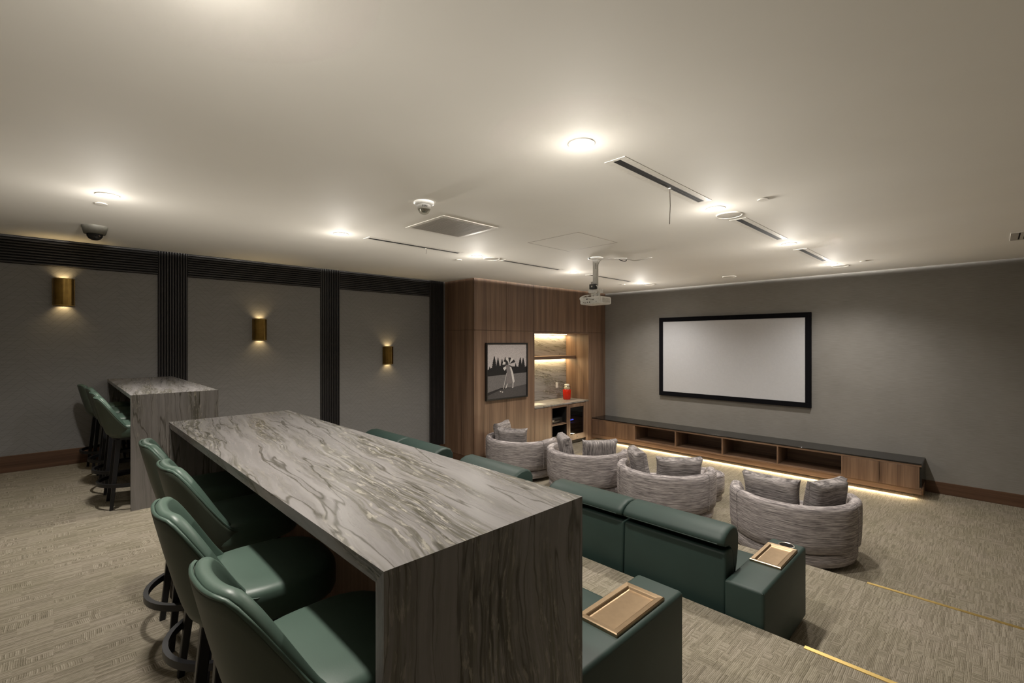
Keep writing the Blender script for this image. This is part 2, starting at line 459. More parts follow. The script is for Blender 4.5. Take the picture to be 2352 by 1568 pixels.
for k, (y0, y1) in enumerate(PIL):
    zb = floor_at((y0 + y1) / 2) + (0.2 if k < 2 else 0.345)
    t = empty('trim_%d' % tn, (XL, y0, zb)); tn += 1
    struct(t, ('black fluted pillar behind the far stone bar', 'black fluted pillar between two brass wall lamps', 'black fluted pillar next to the walnut panelling')[k], 'wall trim')
    box('backing', 0, 0.006, 0, y1 - y0, 0, ZC - zb, 'void_black', t)
    n = 11; wv = (y1 - y0) / n
    me = slat_mesh(ZC - zb, wv * 0.78, True)
    for i in range(n):
        o = bpy.data.objects.new('slat', me); o.location = (0.004, wv * (i + 0.5), 0); link(o, t)
spans = [(YB, PIL[0][0]), (PIL[0][1], PIL[1][0]), (PIL[1][1], PIL[2][0])]
for k, (y0, y1) in enumerate(spans):
    t = empty('trim_%d' % tn, (XL, y0, 3.507)); tn += 1
    struct(t, ('black ribbed band above the brass lamp nearest the far bar stools', 'black ribbed band above the middle brass lamp', 'black ribbed band above the brass lamp beside the walnut panelling')[k], 'wall trim')
    box('backing', 0, 0.006, 0, y1 - y0, 0, ZC - 3.507, 'void_black', t)
    n = 10; wv = (ZC - 3.507) / n
    me = slat_mesh(y1 - y0, wv * 0.78, False)
    for i in range(n):
        o = bpy.data.objects.new('slat', me); o.location = (0.004, 0, wv * (i + 0.5)); link(o, t)

# walnut panelled wall with the niche
NY0, NY1, NZ1, CT = 7.867, 9.918, 2.752, 1.051
ww = struct(empty('wall_panelled', (XW, YW, 0)), 'walnut panelled wall unit framing the lit drinks niche', 'wall')
def wbox(name, x0, x1, y0, y1, z0, z1, mat, bevel=0.0, parent=ww):   # world coordinates, child of the wall unit
    return box(name, x0 - XW, x1 - XW, y0 - YW, y1 - YW, z0, z1, mat, parent, bevel, 1)
NB = -8.045
wbox('carcass', XL, XW - 0.02, YW + 0.02, NY0, 0.0, ZC, 'walnut_v')
wbox('carcass', XL, XW - 0.02, NY1 + 0.012, YF, 0.0, ZC, 'walnut_v')
wbox('carcass', XL, XW - 0.02, NY0, NY1 + 0.012, NZ1 + 0.02, ZC, 'walnut_v')
wbox('carcass', XL, NB - 0.012, NY0, NY1 + 0.012, 0.0, NZ1 + 0.02, 'walnut_v')
g_ = 0.0025
seamz = 2.793
for (y0, y1, z0, z1) in ((YW, 6.976, seamz, ZC), (6.976, 7.82, seamz, ZC), (7.82, 9.899, seamz, ZC), (9.899, YF, seamz, ZC),
                         (YW, 6.976, 0.2, seamz), (6.976, 7.82, 0.2, seamz), (7.82, NY0, 0.0, seamz), (NY1, YF, 0.0, seamz)):
    wbox('panel', XW - 0.02, XW, y0 + g_, y1 - g_, z0 + g_, z1 - (g_ if z1 < ZC else 0), 'walnut_v', 0.0015)
wbox('panel', XW - 0.02, XW, NY0 + g_, NY1 - g_, NZ1, seamz - g_, 'walnut_y', 0.0015)
for z0, z1 in ((0.2, seamz), (seamz, ZC)):
    wbox('panel', XL, XW - 0.0225, YW, YW + 0.02, z0 + g_, z1 - g_, 'walnut_v', 0.0015)
wbox('plinth', XL + 0.02, XW - 0.004, YW + 0.004, NY0, 0.0, 0.197, 'base_y')
wbox('side_panel', NB, XW - 0.02, NY1, NY1 + 0.012, CT, NZ1, 'walnut_v')
wbox('side_panel', NB, XW - 0.02, NY0 - 0.012, NY0, CT, NZ1, 'walnut_v')
wbox('soffit', NB, XW - 0.02, NY0, NY1, NZ1, NZ1 + 0.018, 'walnut_y')
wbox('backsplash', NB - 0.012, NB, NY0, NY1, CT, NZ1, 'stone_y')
wbox('light_strip', NB + 0.004, NB + 0.03, NY0 + 0.02, NY1 - 0.02, NZ1 - 0.012, NZ1 - 0.001, 'led_warm')
area('niche_light', (NB + 0.05, (NY0 + NY1) / 2, NZ1 - 0.03), 0.03, NY1 - NY0 - 0.1, 9.0, (1.0, 0.76, 0.40), (0, 0, 0))
# niche shelf
sh = empty('niche_shelf', (NB, NY0, 2.115), label='floating walnut shelf inside the lit niche', cat='shelf')
box('board', 0, 0.323, 0.001, NY1 - NY0 - 0.001, 0, 0.075, 'walnut_y', sh, 0.002, 1)
box('light_strip', 0.01, 0.04, 0.03, NY1 - NY0 - 0.03, -0.008, 0.0, 'led_warm', sh)
area('shelf_light', (NB + 0.05, (NY0 + NY1) / 2, 2.10), 0.03, NY1 - NY0 - 0.1, 8.0, (1.0, 0.76, 0.40), (0, 0, 0))
# counter and base units
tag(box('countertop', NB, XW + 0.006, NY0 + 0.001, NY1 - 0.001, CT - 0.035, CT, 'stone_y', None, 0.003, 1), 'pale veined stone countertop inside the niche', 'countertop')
cb = empty('base_cabinet', (XW, NY0, 0), label='walnut base cabinet with a plain door under the niche counter', cat='cabinet')
box('door', -0.02, 0, 0.004, 0.585, 0.09, CT - 0.045, 'walnut_v', cb, 0.002, 1)
box('carcass', -0.72, -0.024, 0.004, 0.588, 0.0, CT - 0.04, 'walnut_v', cb)
av = empty('media_cabinet', (XW, NY0 + 0.592, 0), label='open black equipment cabinet with one wooden shelf beside the drinks fridge', cat='cabinet')
AW = 0.605
box('side', -0.6, 0, 0.0, 0.02, 0.0, CT - 0.04, 'walnut_v', av); box('side', -0.6, 0, AW - 0.02, AW, 0.0, CT - 0.04, 'walnut_v', av)
box('back', -0.6, -0.59, 0.02, AW - 0.02, 0.0, CT - 0.04, 'void_black', av)
box('top_rail', -0.6, 0, 0.02, AW - 0.02, CT - 0.085, CT - 0.04, 'walnut_y', av)
box('base', -0.6, -0.01, 0.02, AW - 0.02, 0.0, 0.10, 'walnut_y', av)
box('shelf', -0.58, -0.01, 0.02, AW - 0.02, 0.535, 0.56, 'walnut_y', av)
box('lining', -0.589, -0.03, 0.0202, 0.024, 0.10, CT - 0.09, 'void_black', av); box('lining', -0.589, -0.03, AW - 0.024, AW - 0.0202, 0.10, CT - 0.09, 'void_black', av)
def receiver(z, label, d):
    e = empty('receiver', (XW - 0.3, NY0 + 0.592 + AW / 2, z), label=label, cat='receiver')
    box('case', -0.2, d, -0.23, 0.23, 0.012, 0.14, 'plastic_black', e, 0.006)
    ob('knob', lathe_bm([(0, 0), (0.022, 0), (0.022, 0.02), (0, 0.02)], 16), 'steel_grey', e, 40, (d, -0.15, 0.08), (0, R(90), 0))
    box('display', d, d + 0.002, -0.06, 0.12, 0.07, 0.105, 'gloss_black', e)
    for s in (-1, 1):
        ob('foot', lathe_bm([(0, 0), (0.02, 0), (0.02, 0.013), (0, 0.013)], 12), 'plastic_black', e, None, (0.05, 0.18 * s, 0))
    return e
receiver(0.56, 'black audio receiver on the upper shelf of the equipment cabinet', 0.2)
receiver(0.10, 'black device on the floor of the equipment cabinet', 0.14)
e = empty('power_strip', (XW - 0.06, NY0 + 0.592 + 0.12, 0.10), label='small red lit power switch low in the equipment cabinet', cat='switch')
box('case', -0.03, 0.03, -0.07, 0.07, 0, 0.035, 'white_plastic', e, 0.004); box('rocker', 0.0301, 0.032, -0.05, 0.05, 0.01, 0.028, 'led_red', e)
# drinks fridge
FY0, FY1 = 9.085, 9.80
fr = empty('drinks_fridge', (XW, FY0, 0), label='walnut framed drinks fridge with glass door and blue display', cat='fridge')
FW = FY1 - FY0
box('carcass', -0.6, -0.56, 0, FW, 0.02, CT - 0.045, 'void_black', fr)
for a, b in ((0, 0.02), (FW - 0.02, FW)): box('side', -0.56, -0.045, a, b, 0.02, CT - 0.045, 'void_black', fr)
box('floor_plate', -0.56, -0.045, 0.02, FW - 0.02, 0.02, 0.1, 'void_black', fr); box('roof_plate', -0.56, -0.045, 0.02, FW - 0.02, CT - 0.09, CT - 0.045, 'void_black', fr)
bmf = bmesh.new(); z0, z1 = 0.10, CT - 0.05
for (a, b, c, d) in ((0.005, 0.085, z0, z1), (FW - 0.085, FW - 0.005, z0, z1), (0.085, FW - 0.085, z1 - 0.085, z1), (0.085, FW - 0.085, z0, z0 + 0.14)):
    box_bm(-0.04, 0.0, a, b, c, d, 0.002, 1, bmf)
dr = ob('door', bmf, 'walnut_v', fr)
box('pane', -0.026, -0.02, 0.08, FW - 0.08, z0 + 0.13, z1 - 0.08, 'smoked_glass', dr)
ob('lock', lathe_bm([(0, 0), (0.014, 0), (0.014, 0.006), (0, 0.006)], 16), 'plastic_black', dr, None, (0, FW * 0.52, z0 + 0.07), (0, R(90), 0))
for i in range(6):
    z = z0 + 0.18 + i * 0.105
    box('rack', -0.5, -0.08, 0.03, FW - 0.03, z, z + 0.03, 'rack_wood', fr, 0.003, 1)
box('display', -0.10, -0.09, 0.2, 0.32, 0.58, 0.61, 'led_blue', fr)
d = bpy.data.lights.new('fridge_glow', 'POINT'); d.energy = 0.35; d.color = (0.1, 0.12, 1.0); d.shadow_soft_size = 0.02
o = bpy.data.objects.new('fridge_glow', d); o.location = (-0.07, 0.27, 0.60); link(o, fr)
wbox('post', XW - 0.6, XW, FY1 + 0.004, NY1, 0.0, CT - 0.036, 'walnut_v', 0.002)
wbox('post', XW - 0.6, XW, 9.066, FY0 - 0.002, 0.0, CT - 0.036, 'walnut_v', 0.002)
# things on the counter
jar = empty('candle_jar', (-7.75, 9.58, CT), label='red glass jar with pale lidded top on the niche counter', cat='jar')
ob('body', lathe_bm([(0, 0), (0.085, 0), (0.098, 0.02), (0.108, 0.25), (0.100, 0.262), (0, 0.262)], 28), 'red_glass', jar, 50)
ob('neck', lathe_bm([(0.08, 0.262), (0.105, 0.29), (0.105, 0.335), (0.07, 0.36), (0, 0.36)], 28), 'clear_glass', jar, 50)
ob('filling', lathe_bm([(0, 0.263), (0.07, 0.265), (0.085, 0.30), (0.06, 0.34), (0, 0.342)], 20), 'cream', jar, 60)
ob('lid', lathe_bm([(0, 0.362), (0.062, 0.362), (0.066, 0.38), (0.055, 0.398), (0, 0.402)], 24), 'paper', jar, 50)
pp = tag(box('paper_sheet', -7.78, -7.5, 8.05, 8.5, CT + 0.0005, CT + 0.003, 'paper'), 'white paper sheet lying on the niche counter', 'paper')
out = empty('power_outlet', (NB, 9.53, 1.405), label='white power outlet on the stone backsplash', cat='outlet')
box('plate', 0, 0.006, -0.045, 0.045, -0.07, 0.07, 'white_plastic', out, 0.002, 1)
for s in (-1, 1): box('socket', 0.0061, 0.008, -0.02, 0.02, s * 0.032 - 0.018, s * 0.032 + 0.018, 'paper', out, 0.001, 1)

# ceiling access panel
acc = empty('trim_9', (-3.82, 4.84, ZC)); struct(acc, 'flush square access panel in the ceiling behind the projector', 'access panel')
box('panel', -0.405, 0.405, -0.405, 0.405, -0.0008, 0.0, 'ceiling_paint', acc)
bmf = bmesh.new()
for a in (-1, 1):
    box_bm(-0.415, 0.415, a * 0.41 - 0.003, a * 0.41 + 0.003, -0.0009, 0.0, 0, 1, bmf); box_bm(a * 0.41 - 0.003, a * 0.41 + 0.003, -0.405, 0.405, -0.0009, 0.0, 0, 1, bmf)
ob('joint', bmf, 'rack_wood', acc)

# ================================================================== LARGE THINGS
# stone bars
def stone_bar(x0, x1, y0, y1, label, brand):
    e = empty('stone_bar', (x0, y0, L3), label=label, cat='bar table', group='waterfall stone bars')
    Lx, Ly, H, t = x1 - x0, y1 - y0, 2.06 - L3, 0.036
    ob('top', prism_bm([(0, H), (Lx, H), (Lx - t, H - t), (t, H - t)], 'y', 0, Ly), 'stone_x', e)
    ob('end_panel', prism_bm([(0, H), (t, H - t), (t, 0), (0, 0)], 'y', 0, Ly), 'stone_z', e)
    ob('end_panel', prism_bm([(Lx, H), (Lx, 0), (Lx - t, 0), (Lx - t, H - t)], 'y', 0, Ly), 'stone_z', e)
    box('modesty_panel', t + 0.001, Lx - t - 0.001, Ly - 0.09, Ly - 0.06, 0.0, H - t - 0.001, 'walnut_v', e)
    return e
stone_bar(-3.579, -0.923, 0.513, 1.22, 'large grey veined stone bar in the foreground with waterfall ends', 1)
stone_bar(-8.25, -5.589, 0.513, 1.22, 'grey veined stone bar against the taupe wall, farther left', 2)

# ---- bar stools
def make_stool():
    root = empty('bar_stool', (0, 0, 0))
    NA, NS = 40, 12
    A0 = R(100)
    def rim(th):   # height of the rim by angle from the back
        a = abs(th)
        return 0.752 + 0.283 * (1 - smoothstep(R(27), R(78), a))
    def plan(th, s, off):
        # s: 0 bottom .. 1 rim ; superelliptic plan widening upwards
        a = 0.192 + 0.05 * (s ** 0.75) - off
        b = 0.190 + 0.100 * (s ** 0.8) - off
        q = 2.5
        cx, cy = math.sin(th), -math.cos(th)
        k = (abs(cx) ** q + abs(cy) ** q) ** (-1 / q)
        return (a * k * cx, b * k * cy)
    def shell(off0, off1, z0, lift, thick_top):
        bm = bmesh.new(); rows = []
        for i in range(NA + 1):
            th = -A0 + 2 * A0 * i / NA
            zr = rim(th) + lift
            row = []
            for j in range(NS + 1):
                s = j / NS
                z = z0 + (zr - z0) * s
                full = (z - z0) / (1.03 - z0)
                x, y = plan(th, full, off0)
                if s < 0.12:     # rounded bottom edge
                    k = 1 - 0.16 * (1 - s / 0.12) ** 2; x *= k; y *= k
                row.append((x, y, z))
            # rounded lip to the inner face
            full = (zr - z0) / (1.03 - z0)
            for j in range(1, 6):
                a = math.pi * j / 6
                o_ = off0 + (off1 - off0) * (1 - math.cos(a)) / 2
                x, y = plan(th, full, o_)
                row.append((x, y, zr + math.sin(a) * thick_top))
            for j in range(NS, -1, -1):
                s = j / NS
                z = z0 + (zr - z0) * s
                full = (z - z0) / (1.03 - z0)
                x, y = plan(th, full, off1)
                row.append((x, y, z))
            rows.append([bm.verts.new(p) for p in row])
        grid_faces(bm, rows)
        for i in range(NA):
            bm.faces.new((rows[i][0], rows[i][-1], rows[i + 1][-1], rows[i + 1][0]))
        bm.faces.new(rows[0]); bm.faces.new(rows[-1][::-1])
        return bm
    ob('back_shell', shell(0.0, 0.014, 0.665, 0.0, 0.006), 'leather_shell', root, 60)
    ob('back_pad', shell(0.012, 0.046, 0.70, 0.007, 0.012), 'leather_sage', root, 60)
    # welt line around the rim
    pts = []
    for i in range(NA + 1):
        th = -A0 + 2 * A0 * i / NA; z = rim(th) + 0.009
        x, y = plan(th, (z - 0.665) / (1.03 - 0.665), 0.006); pts.append((x, y, z))
    ob('piping', tube_bm(pts, 0.0055, 6), 'leather_sage', root, 60)
    # seat cushion
    def se(a, b, q, n=40):
        r = []
        for i in range(n):
            t = 2 * math.pi * i / n
            c, s = math.cos(t), math.sin(t)
            k = (abs(c) ** q + abs(s) ** q) ** (-1 / q)
            r.append((a * k * c, b * k * s))
        return r
    bm = bmesh.new(); rows = []
    for (k, z) in ((0.90, 0.67), (0.97, 0.68), (1.0, 0.70), (1.0, 0.745), (0.985, 0.768), (0.95, 0.78), (0.86, 0.788), (0.6, 0.792), (0.2, 0.793)):
        rows.append([bm.verts.new((x * k, y * k + 0.045, z)) for x, y in se(0.215, 0.215, 2.9)])
    grid_faces(bm, rows, True)
    bm.faces.new(rows[0][::-1]); bm.faces.new(rows[-1])
    ob('seat', bm, 'leather_sage', root, 50)
    bm = bmesh.new(); rows = [[bm.verts.new((x, y + 0.02, z)) for x, y in se(a, a, 2.6)] for a, z in ((0.17, 0.64), (0.178, 0.645), (0.178, 0.668), (0.17, 0.669))]
    grid_faces(bm, rows, True); bm.faces.new(rows[0][::-1]); bm.faces.new(rows[-1])
    ob('seat_pan', bm, 'metal_black', root, 40)
    for sx in (-1, 1):
        for sy in (-1, 1):
            bm = bmesh.new()
            t0, t1 = Vector((sx * 0.125, sy * 0.125 + 0.01, 0.645)), Vector((sx * 0.185, sy * 0.185 + 0.01, 0.0))
            rows = []
            for p, h in ((t0, 0.021), (t1, 0.0135)):
                rows.append([bm.verts.new((p.x + a * h, p.y + b * h, p.z)) for a, b in ((-1, -1), (1, -1), (1, 1), (-1, 1))])
            grid_faces(bm, rows, True); bm.faces.new(rows[0]); bm.faces.new(rows[1][::-1])
            bmesh.ops.bevel(bm, geom=[e_ for e_ in bm.edges if abs(e_.verts[0].co.z - e_.verts[1].co.z) > 0.3], offset=0.003, segments=1, affect='EDGES')
            ob('leg', bm, 'metal_black', root)
    bm = bmesh.new(); n = 48; rows = []
    for (r, z) in ((0.262, 0.215), (0.284, 0.215), (0.284, 0.247), (0.262, 0.247)):
        rows.append([bm.verts.new((r * math.cos(2 * math.pi * i / n), 0.01 + r * math.sin(2 * math.pi * i / n), z)) for i in range(n)])
    grid_faces(bm, rows + [rows[0]], True)
    ob('foot_ring', bm, 'metal_black', root, 40)
    return root
proto = make_stool()
stools = [(-1.24, 0.512, 2, 'sage green bar stool nearest the camera at the foreground bar'),
          (-1.833, 0.511, -3, 'second sage green bar stool from the camera at the foreground bar'),
          (-2.495, 0.61, 2, 'third sage green bar stool from the camera at the foreground bar'),
          (-3.10, 0.61, -2, 'sage green bar stool farthest from the camera at the foreground bar'),
          (-5.93, 0.56, 0, 'green bar stool at the open end of the far bar'),
          (-6.56, 0.555, 0, 'second green bar stool at the far bar, counted from its open end'),
          (-7.19, 0.55, 0, 'third green bar stool at the far bar, one before the wall'),
          (-7.82, 0.50, 5, 'green bar stool closest to the taupe wall at the far bar')]
for i, (x, y, a, lb) in enumerate(stools):
    o = proto if i == 0 else copy_tree(proto)
    o.location = (x, y, L3); o.rotation_euler = (0, 0, R(a))
    tag(o, lb, 'bar stool', 'green bar stools')

# ---- recliner sofas
def pad_bm(x0, x1, yz, round_=0.05, n=10):
    """soft pad: a y-z outline lofted along x, its ends pulled in and rounded"""
    cy = sum(p[0] for p in yz) / len(yz); cz = sum(p[1] for p in yz) / len(yz)
    ext = max(max(abs(p[0] - cy), abs(p[1] - cz)) for p in yz)
    bm = bmesh.new(); rows = []
    st = [(x0 + round_ * (1 - math.cos(math.pi / 2 * i / 5)), 1 - (round_ / ext) * (1 - math.sin(math.pi / 2 * i / 5)) * 0.8) for i in range(6)]
    en = [(x1 - (a - x0), k) for a, k in st][::-1]
    for x, k in st + en:
        rows.append([bm.verts.new((x, cy + (y - cy) * k, cz + (z - cz) * k)) for y, z in yz])
    grid_faces(bm, rows, True)
    bm.faces.new(rows[0][::-1]); bm.faces.new(rows[-1])
    return bm
def ell(cy, cz, a, b, q=2.6, n=24, tilt=0.0):
    r = []
    for i in range(n):
        t = 2 * math.pi * i / n; c, s = math.cos(t), math.sin(t)
        k = (abs(c) ** q + abs(s) ** q) ** (-1 / q)
        y, z = a * k * c, b * k * s
        r.append((cy + y * math.cos(tilt) - z * math.sin(tilt), cz + y * math.sin(tilt) + z * math.cos(tilt)))
    return r
def tray(parent, x0, x1, y0, y1, z):
    bm = bmesh.new(); f = 0.03
    def ring(i, zz): return [bm.verts.new(p) for p in ((x0 + i, y0 + i, zz), (x1 - i, y0 + i, zz), (x1 - i, y1 - i, zz), (x0 + i, y1 - i, zz))]
    rows = [ring(0, z), ring(0, z + 0.013), ring(0.004, z + 0.017), ring(f - 0.004, z + 0.015), ring(f, z + 0.012), ring(f + 0.006, z + 0.003), ring(f + 0.012, z + 0.002)]
    grid_faces(bm, rows, True); bm.faces.new(rows[-1])
    return ob('tray', bm, 'brass_tray', parent)
def sofa(name, loc, arms, seats, label, trays=(), seatw=None, zarm=0.585, alen=1.0):
    """local frame: x grows to the left of the viewer's row (negative world x is mirrored by seats list), y to the screen"""
    e = empty(name, loc, label=label, cat='sofa', group='dark green leather recliner seats')
    for (a0, a1, has_tray, cup) in arms:
        arm = box('armrest', a0, a1, 0.0, alen, 0.03, zarm, 'leather_bottle', e, 0.022, 3)
        bm = bmesh.new()
        for xx in (a0 + 0.006, a1 - 0.006):
            tube_bm([(xx, 0.012, zarm - 0.014), (xx, alen - 0.012, zarm - 0.014)], 0.004, 6, bm)
        tube_bm([(a0 + 0.01, 0.006, zarm - 0.014), (a1 - 0.01, 0.006, zarm - 0.014)], 0.004, 6, bm)
        ob('piping', bm, 'leather_bottle', arm, 60)
        if has_tray:
            m = (a0 + a1) / 2
            tray(arm, m - 0.107, m + 0.107, alen - 0.575, alen - 0.155, zarm)
        if cup:
            c = ((a0 + a1) / 2 + 0.01, alen - 0.088, zarm)
            cu = ob('cup_holder', lathe_bm([(0.05, 0.001), (0.060, 0.001), (0.059, 0.005), (0.054, 0.0065), (0.050, 0.005), (0.048, 0.0035)], 28, c=c), 'chrome', arm, 50)
            ob('well', lathe_bm([(0, 0.0015), (0.051, 0.0015), (0.051, 0.003), (0, 0.003)], 28, c=c), 'gloss_black', arm)
    for (s0, s1) in seats:
        g = 0.004
        bk = ob('back', prism_bm([(0.05, 0.06), (0.075, 0.735), (0.20, 0.745), (0.27, 0.45), (0.27, 0.06)], 'x', s0 + g, s1 - g), 'leather_bottle', e)
        bm2 = bmesh.new(); bm2.from_mesh(bk.data)
        bmesh.ops.bevel(bm2, geom=bm2.edges[:], offset=0.018, segments=3, profile=0.5, affect='EDGES')
        bm2.to_mesh(bk.data); bm2.free()
        for p in bk.data.polygons: p.use_smooth = True
        yz = [(0.062, 0.782), (0.04, 0.792), (0.036, 0.812), (0.048, 0.838), (0.088, 0.868), (0.155, 0.892), (0.235, 0.894), (0.30, 0.868), (0.335, 0.81), (0.33, 0.70), (0.30, 0.58), (0.27, 0.50), (0.235, 0.58), (0.20, 0.72), (0.13, 0.776)]
        hr = ob('headrest', pad_bm(s0 + 0.006, s1 - 0.006, yz, 0.055), 'leather_bottle', e, 55)
        ob('seam', tube_bm([(s0 + 0.05, 0.039, 0.797), (s1 - 0.05, 0.039, 0.797)], 0.004, 6), 'leather_bottle', hr, 60)
        ob('seat', pad_bm(s0 + g, s1 - g, ell(0.60, 0.385, 0.33, 0.075, 4.0), 0.03), 'leather_bottle', e, 50)
        box('seat_base', s0 + 0.01, s1 - 0.01, 0.16, 0.88, 0.04, 0.31, 'leather_bottle', e, 0.012, 2)
        box('footrest', s0 + g, s1 - g, 0.885, 0.945, 0.06, 0.40, 'leather_bottle', e, 0.02, 3)
        box('foot_rail', s0 + 0.05, s1 - 0.05, 0.2, 0.8, 0.0, 0.04, 'metal_black', e)
    return e
Y2 = E2 + 0.012
sofa('recliner_sofa', (0, Y2, L1), [(-1.298, -1.041, True, True), (-3.19, -2.985, False, False)], [(-2.145, -1.31), (-2.98, -2.145)],
     'dark green leather recliner sofa with brass tray and cup holder, nearest the grey chairs')
sofa('recliner_sofa.001', (0, Y2, L1), [(-3.40, -3.195, False, False), (-4.58, -4.375, False, False)], [(-4.37, -3.405)],
     'single dark green leather recliner half hidden behind the foreground bar')
sofa('recliner_sofa.002', (0, Y2, L1), [(-4.795, -4.59, False, False), (-6.90, -6.69, False, False)], [(-5.72, -4.80), (-6.685, -5.72)],
     'dark green leather recliner sofa farthest left behind the foreground bar')
sofa('recliner_sofa.003', (-0.064, 1.314, L2), [(-1.305, -1.041, True, False), (-3.19, -2.985, False, False)], [(-2.145, -1.31), (-2.98, -2.145)],
     'dark green leather recliner sofa directly behind the foreground bar, its brass tray armrest showing', zarm=0.60)

# ---- grey barrel chairs
def make_chair():
    root = empty('barrel_chair')
    bm = bmesh.new(); rows = []
    NA = 60; A0 = R(112)
    for i in range(NA + 1):
        th = -A0 + 2 * A0 * i / NA
        drop = 0.07 * smoothstep(R(100), R(112), abs(th)) ** 2
        wob = 0.006 * math.sin(th * 9.0 + 1.0)
        prof = [(0.665, 0.212), (0.685, 0.235), (0.694, 0.33), (0.699, 0.47), (0.700, 0.62), (0.698, 0.685), (0.688, 0.714), (0.668, 0.728), (0.63, 0.732), (0.595, 0.727), (0.576, 0.708), (0.568, 0.66), (0.56, 0.56), (0.555, 0.40), (0.55, 0.23)]
        row = []
        for (r, z) in prof:
            zz = z - drop * smoothstep(0.3, 0.72, z)
            rr = r + wob * (1 if r > 0.62 else -0.4)
            row.append(bm.verts.new((rr * math.sin(th), -rr * math.cos(th), zz)))
        rows.append(row)
    grid_faces(bm, [r_ + [r_[0]] for r_ in rows])
    bm.faces.new(rows[0]); bm.faces.new(rows[-1][::-1])
    ob('back', bm, 'tweed_h', root, 60)
    # vertical seams
    for th in (R(-62), R(0), R(62)):
        pts = [(r * math.sin(th), -r * math.cos(th), z) for r, z in ((0.686, 0.235), (0.695, 0.33), (0.700, 0.47), (0.701, 0.62), (0.699, 0.686), (0.689, 0.715), (0.669, 0.729), (0.63, 0.733), (0.596, 0.728))]
        ob('seam', tube_bm(pts, 0.0035, 5), 'tweed_h', root, 60)
    ob('base', lathe_bm([(0, 0.045), (0.60, 0.045), (0.645, 0.06), (0.662, 0.10), (0.665, 0.16), (0.65, 0.195), (0.60, 0.205), (0, 0.205)], 64), 'tweed_h', root, 45)
    ob('swivel_foot', lathe_bm([(0, 0), (0.50, 0), (0.50, 0.046), (0, 0.046)], 40), 'metal_black', root, 40)
    ob('seat', lathe_bm([(0, 0.207), (0.53, 0.207), (0.545, 0.24), (0.548, 0.38), (0.53, 0.425), (0.48, 0.445), (0.25, 0.455), (0, 0.457)], 56), 'tweed_h', root, 50)
    bm = bmesh.new(); rows = []
    for i in range(25):   # front apron of the seat between the arms
        th = R(112.5) + (R(360) - 2 * R(112.5)) * i / 24
        row = [bm.verts.new((r * math.sin(th), -r * math.cos(th), z)) for r, z in ((0.552, 0.215), (0.65, 0.215), (0.672, 0.25), (0.676, 0.37), (0.655, 0.42), (0.60, 0.44), (0.552, 0.43))]
        rows.append(row + [row[0]])
    grid_faces(bm, rows); bm.faces.new(rows[0][:-1]); bm.faces.new(rows[-1][:-1][::-1])
    ob('seat_front', bm, 'tweed_h', root, 50)
    return root
def cushion_bm(wd, ht, th, n=12):
    bm = bmesh.new(); front, back = [], []
    def pt(u, v, s):
        e = max(0.0, (1 - abs(u) ** 7) * (1 - abs(v) ** 7)) ** 0.42
        pinch = 1 + 0.05 * (abs(u) ** 3) * (abs(v) ** 3) - 0.035 * (1 - abs(u) ** 2) * (abs(v) ** 6) 
        pin2 = 1 - 0.03 * (1 - abs(v) ** 2) * (abs(u) ** 6)
        yy = s * (th / 2) * (0.46 + 0.54 * e)
        return (wd / 2 * u * pin2 * (1 + 0.05 * abs(u * v) ** 3), yy + 0.006 * math.sin(5 * u + 2 * v), ht / 2 * v * pinch)
    g = [math.sin(math.pi / 2 * (2 * i / n - 1)) * 0.35 + (2 * i / n - 1) * 0.65 for i in range(n + 1)]
    A = [[bm.verts.new(pt(u, v, 1)) for u in g] for v in g]
    B = [[bm.verts.new(pt(u, v, -1)) for u in g] for v in g]
    grid_faces(bm, A); grid_faces(bm, [r_[::-1] for r_ in B])
    loop = lambda G: [G[0][i] for i in range(n)] + [G[i][n] for i in range(n)] + [G[n][i] for i in range(n, 0, -1)] + [G[i][0] for i in range(n, 0, -1)]
    la, lb = loop(A), loop(B)
    for i in range(len(la)):
        j = (i + 1) % len(la)
        bm.faces.new((la[i], lb[i], lb[j], la[j]))
    return bm
def cushion(cx, cy, ang, label, mat, wd=0.56, ht=0.44, th=0.20, rad=0.40, lean=10, zc=0.715, twist=0):
    """loose cushion leaning on the inside of a chair back; ang = direction from chair centre, degrees"""
    a = R(ang)
    e = empty('cushion', (cx + rad * math.cos(a), cy + rad * math.sin(a), zc - ht / 2), a + R(90) + R(twist), label, 'cushion', 'loose grey cushions')
    o = ob('cover', cushion_bm(wd, ht, th), mat, e, 60, (0, 0, ht / 2), (R(lean), 0, 0))
    pts = []
    for s in range(4):
        u0, v0, u1, v1 = ((-1, -1, 1, -1), (1, -1, 1, 1), (1, 1, -1, 1), (-1, 1, -1, -1))[s]
        for i in range(8):
            t = i / 8; u, v = u0 + (u1 - u0) * t, v0 + (v1 - v0) * t
            pinch = 1 + 0.05 * (abs(u) ** 3) * (abs(v) ** 3) - 0.035 * (1 - abs(u) ** 2) * (abs(v) ** 6); pin2 = 1 - 0.03 * (1 - abs(v) ** 2) * (abs(u) ** 6)
            pts.append((wd / 2 * u * pin2 * (1 + 0.05 * abs(u * v) ** 3), th * 0.08, ht / 2 * v * pinch))
    ob('piping', tube_bm(pts, 0.004, 5, closed=True), mat, o, 60)
    return e
chairs = [(-1.73, 6.54, 20, 'grey tweed barrel chair nearest the camera, beside the brass edged step'),
          (-3.40, 6.52, 22, 'grey tweed barrel chair with a footstool at its right, second from right'),
          (-4.90, 6.62, 20, 'grey tweed barrel chair with vertically striped cushions'),
          (-6.40, 6.52, 18, 'grey tweed barrel chair farthest left, in front of the framed photograph')]
pc = make_chair()
for i, (x, y, a, lb) in enumerate(chairs):
    o = pc if i == 0 else copy_tree(pc)
    o.location = (x, y, 0); o.rotation_euler = (0, 0, R(a)); tag(o, lb, 'armchair', 'grey barrel chairs')
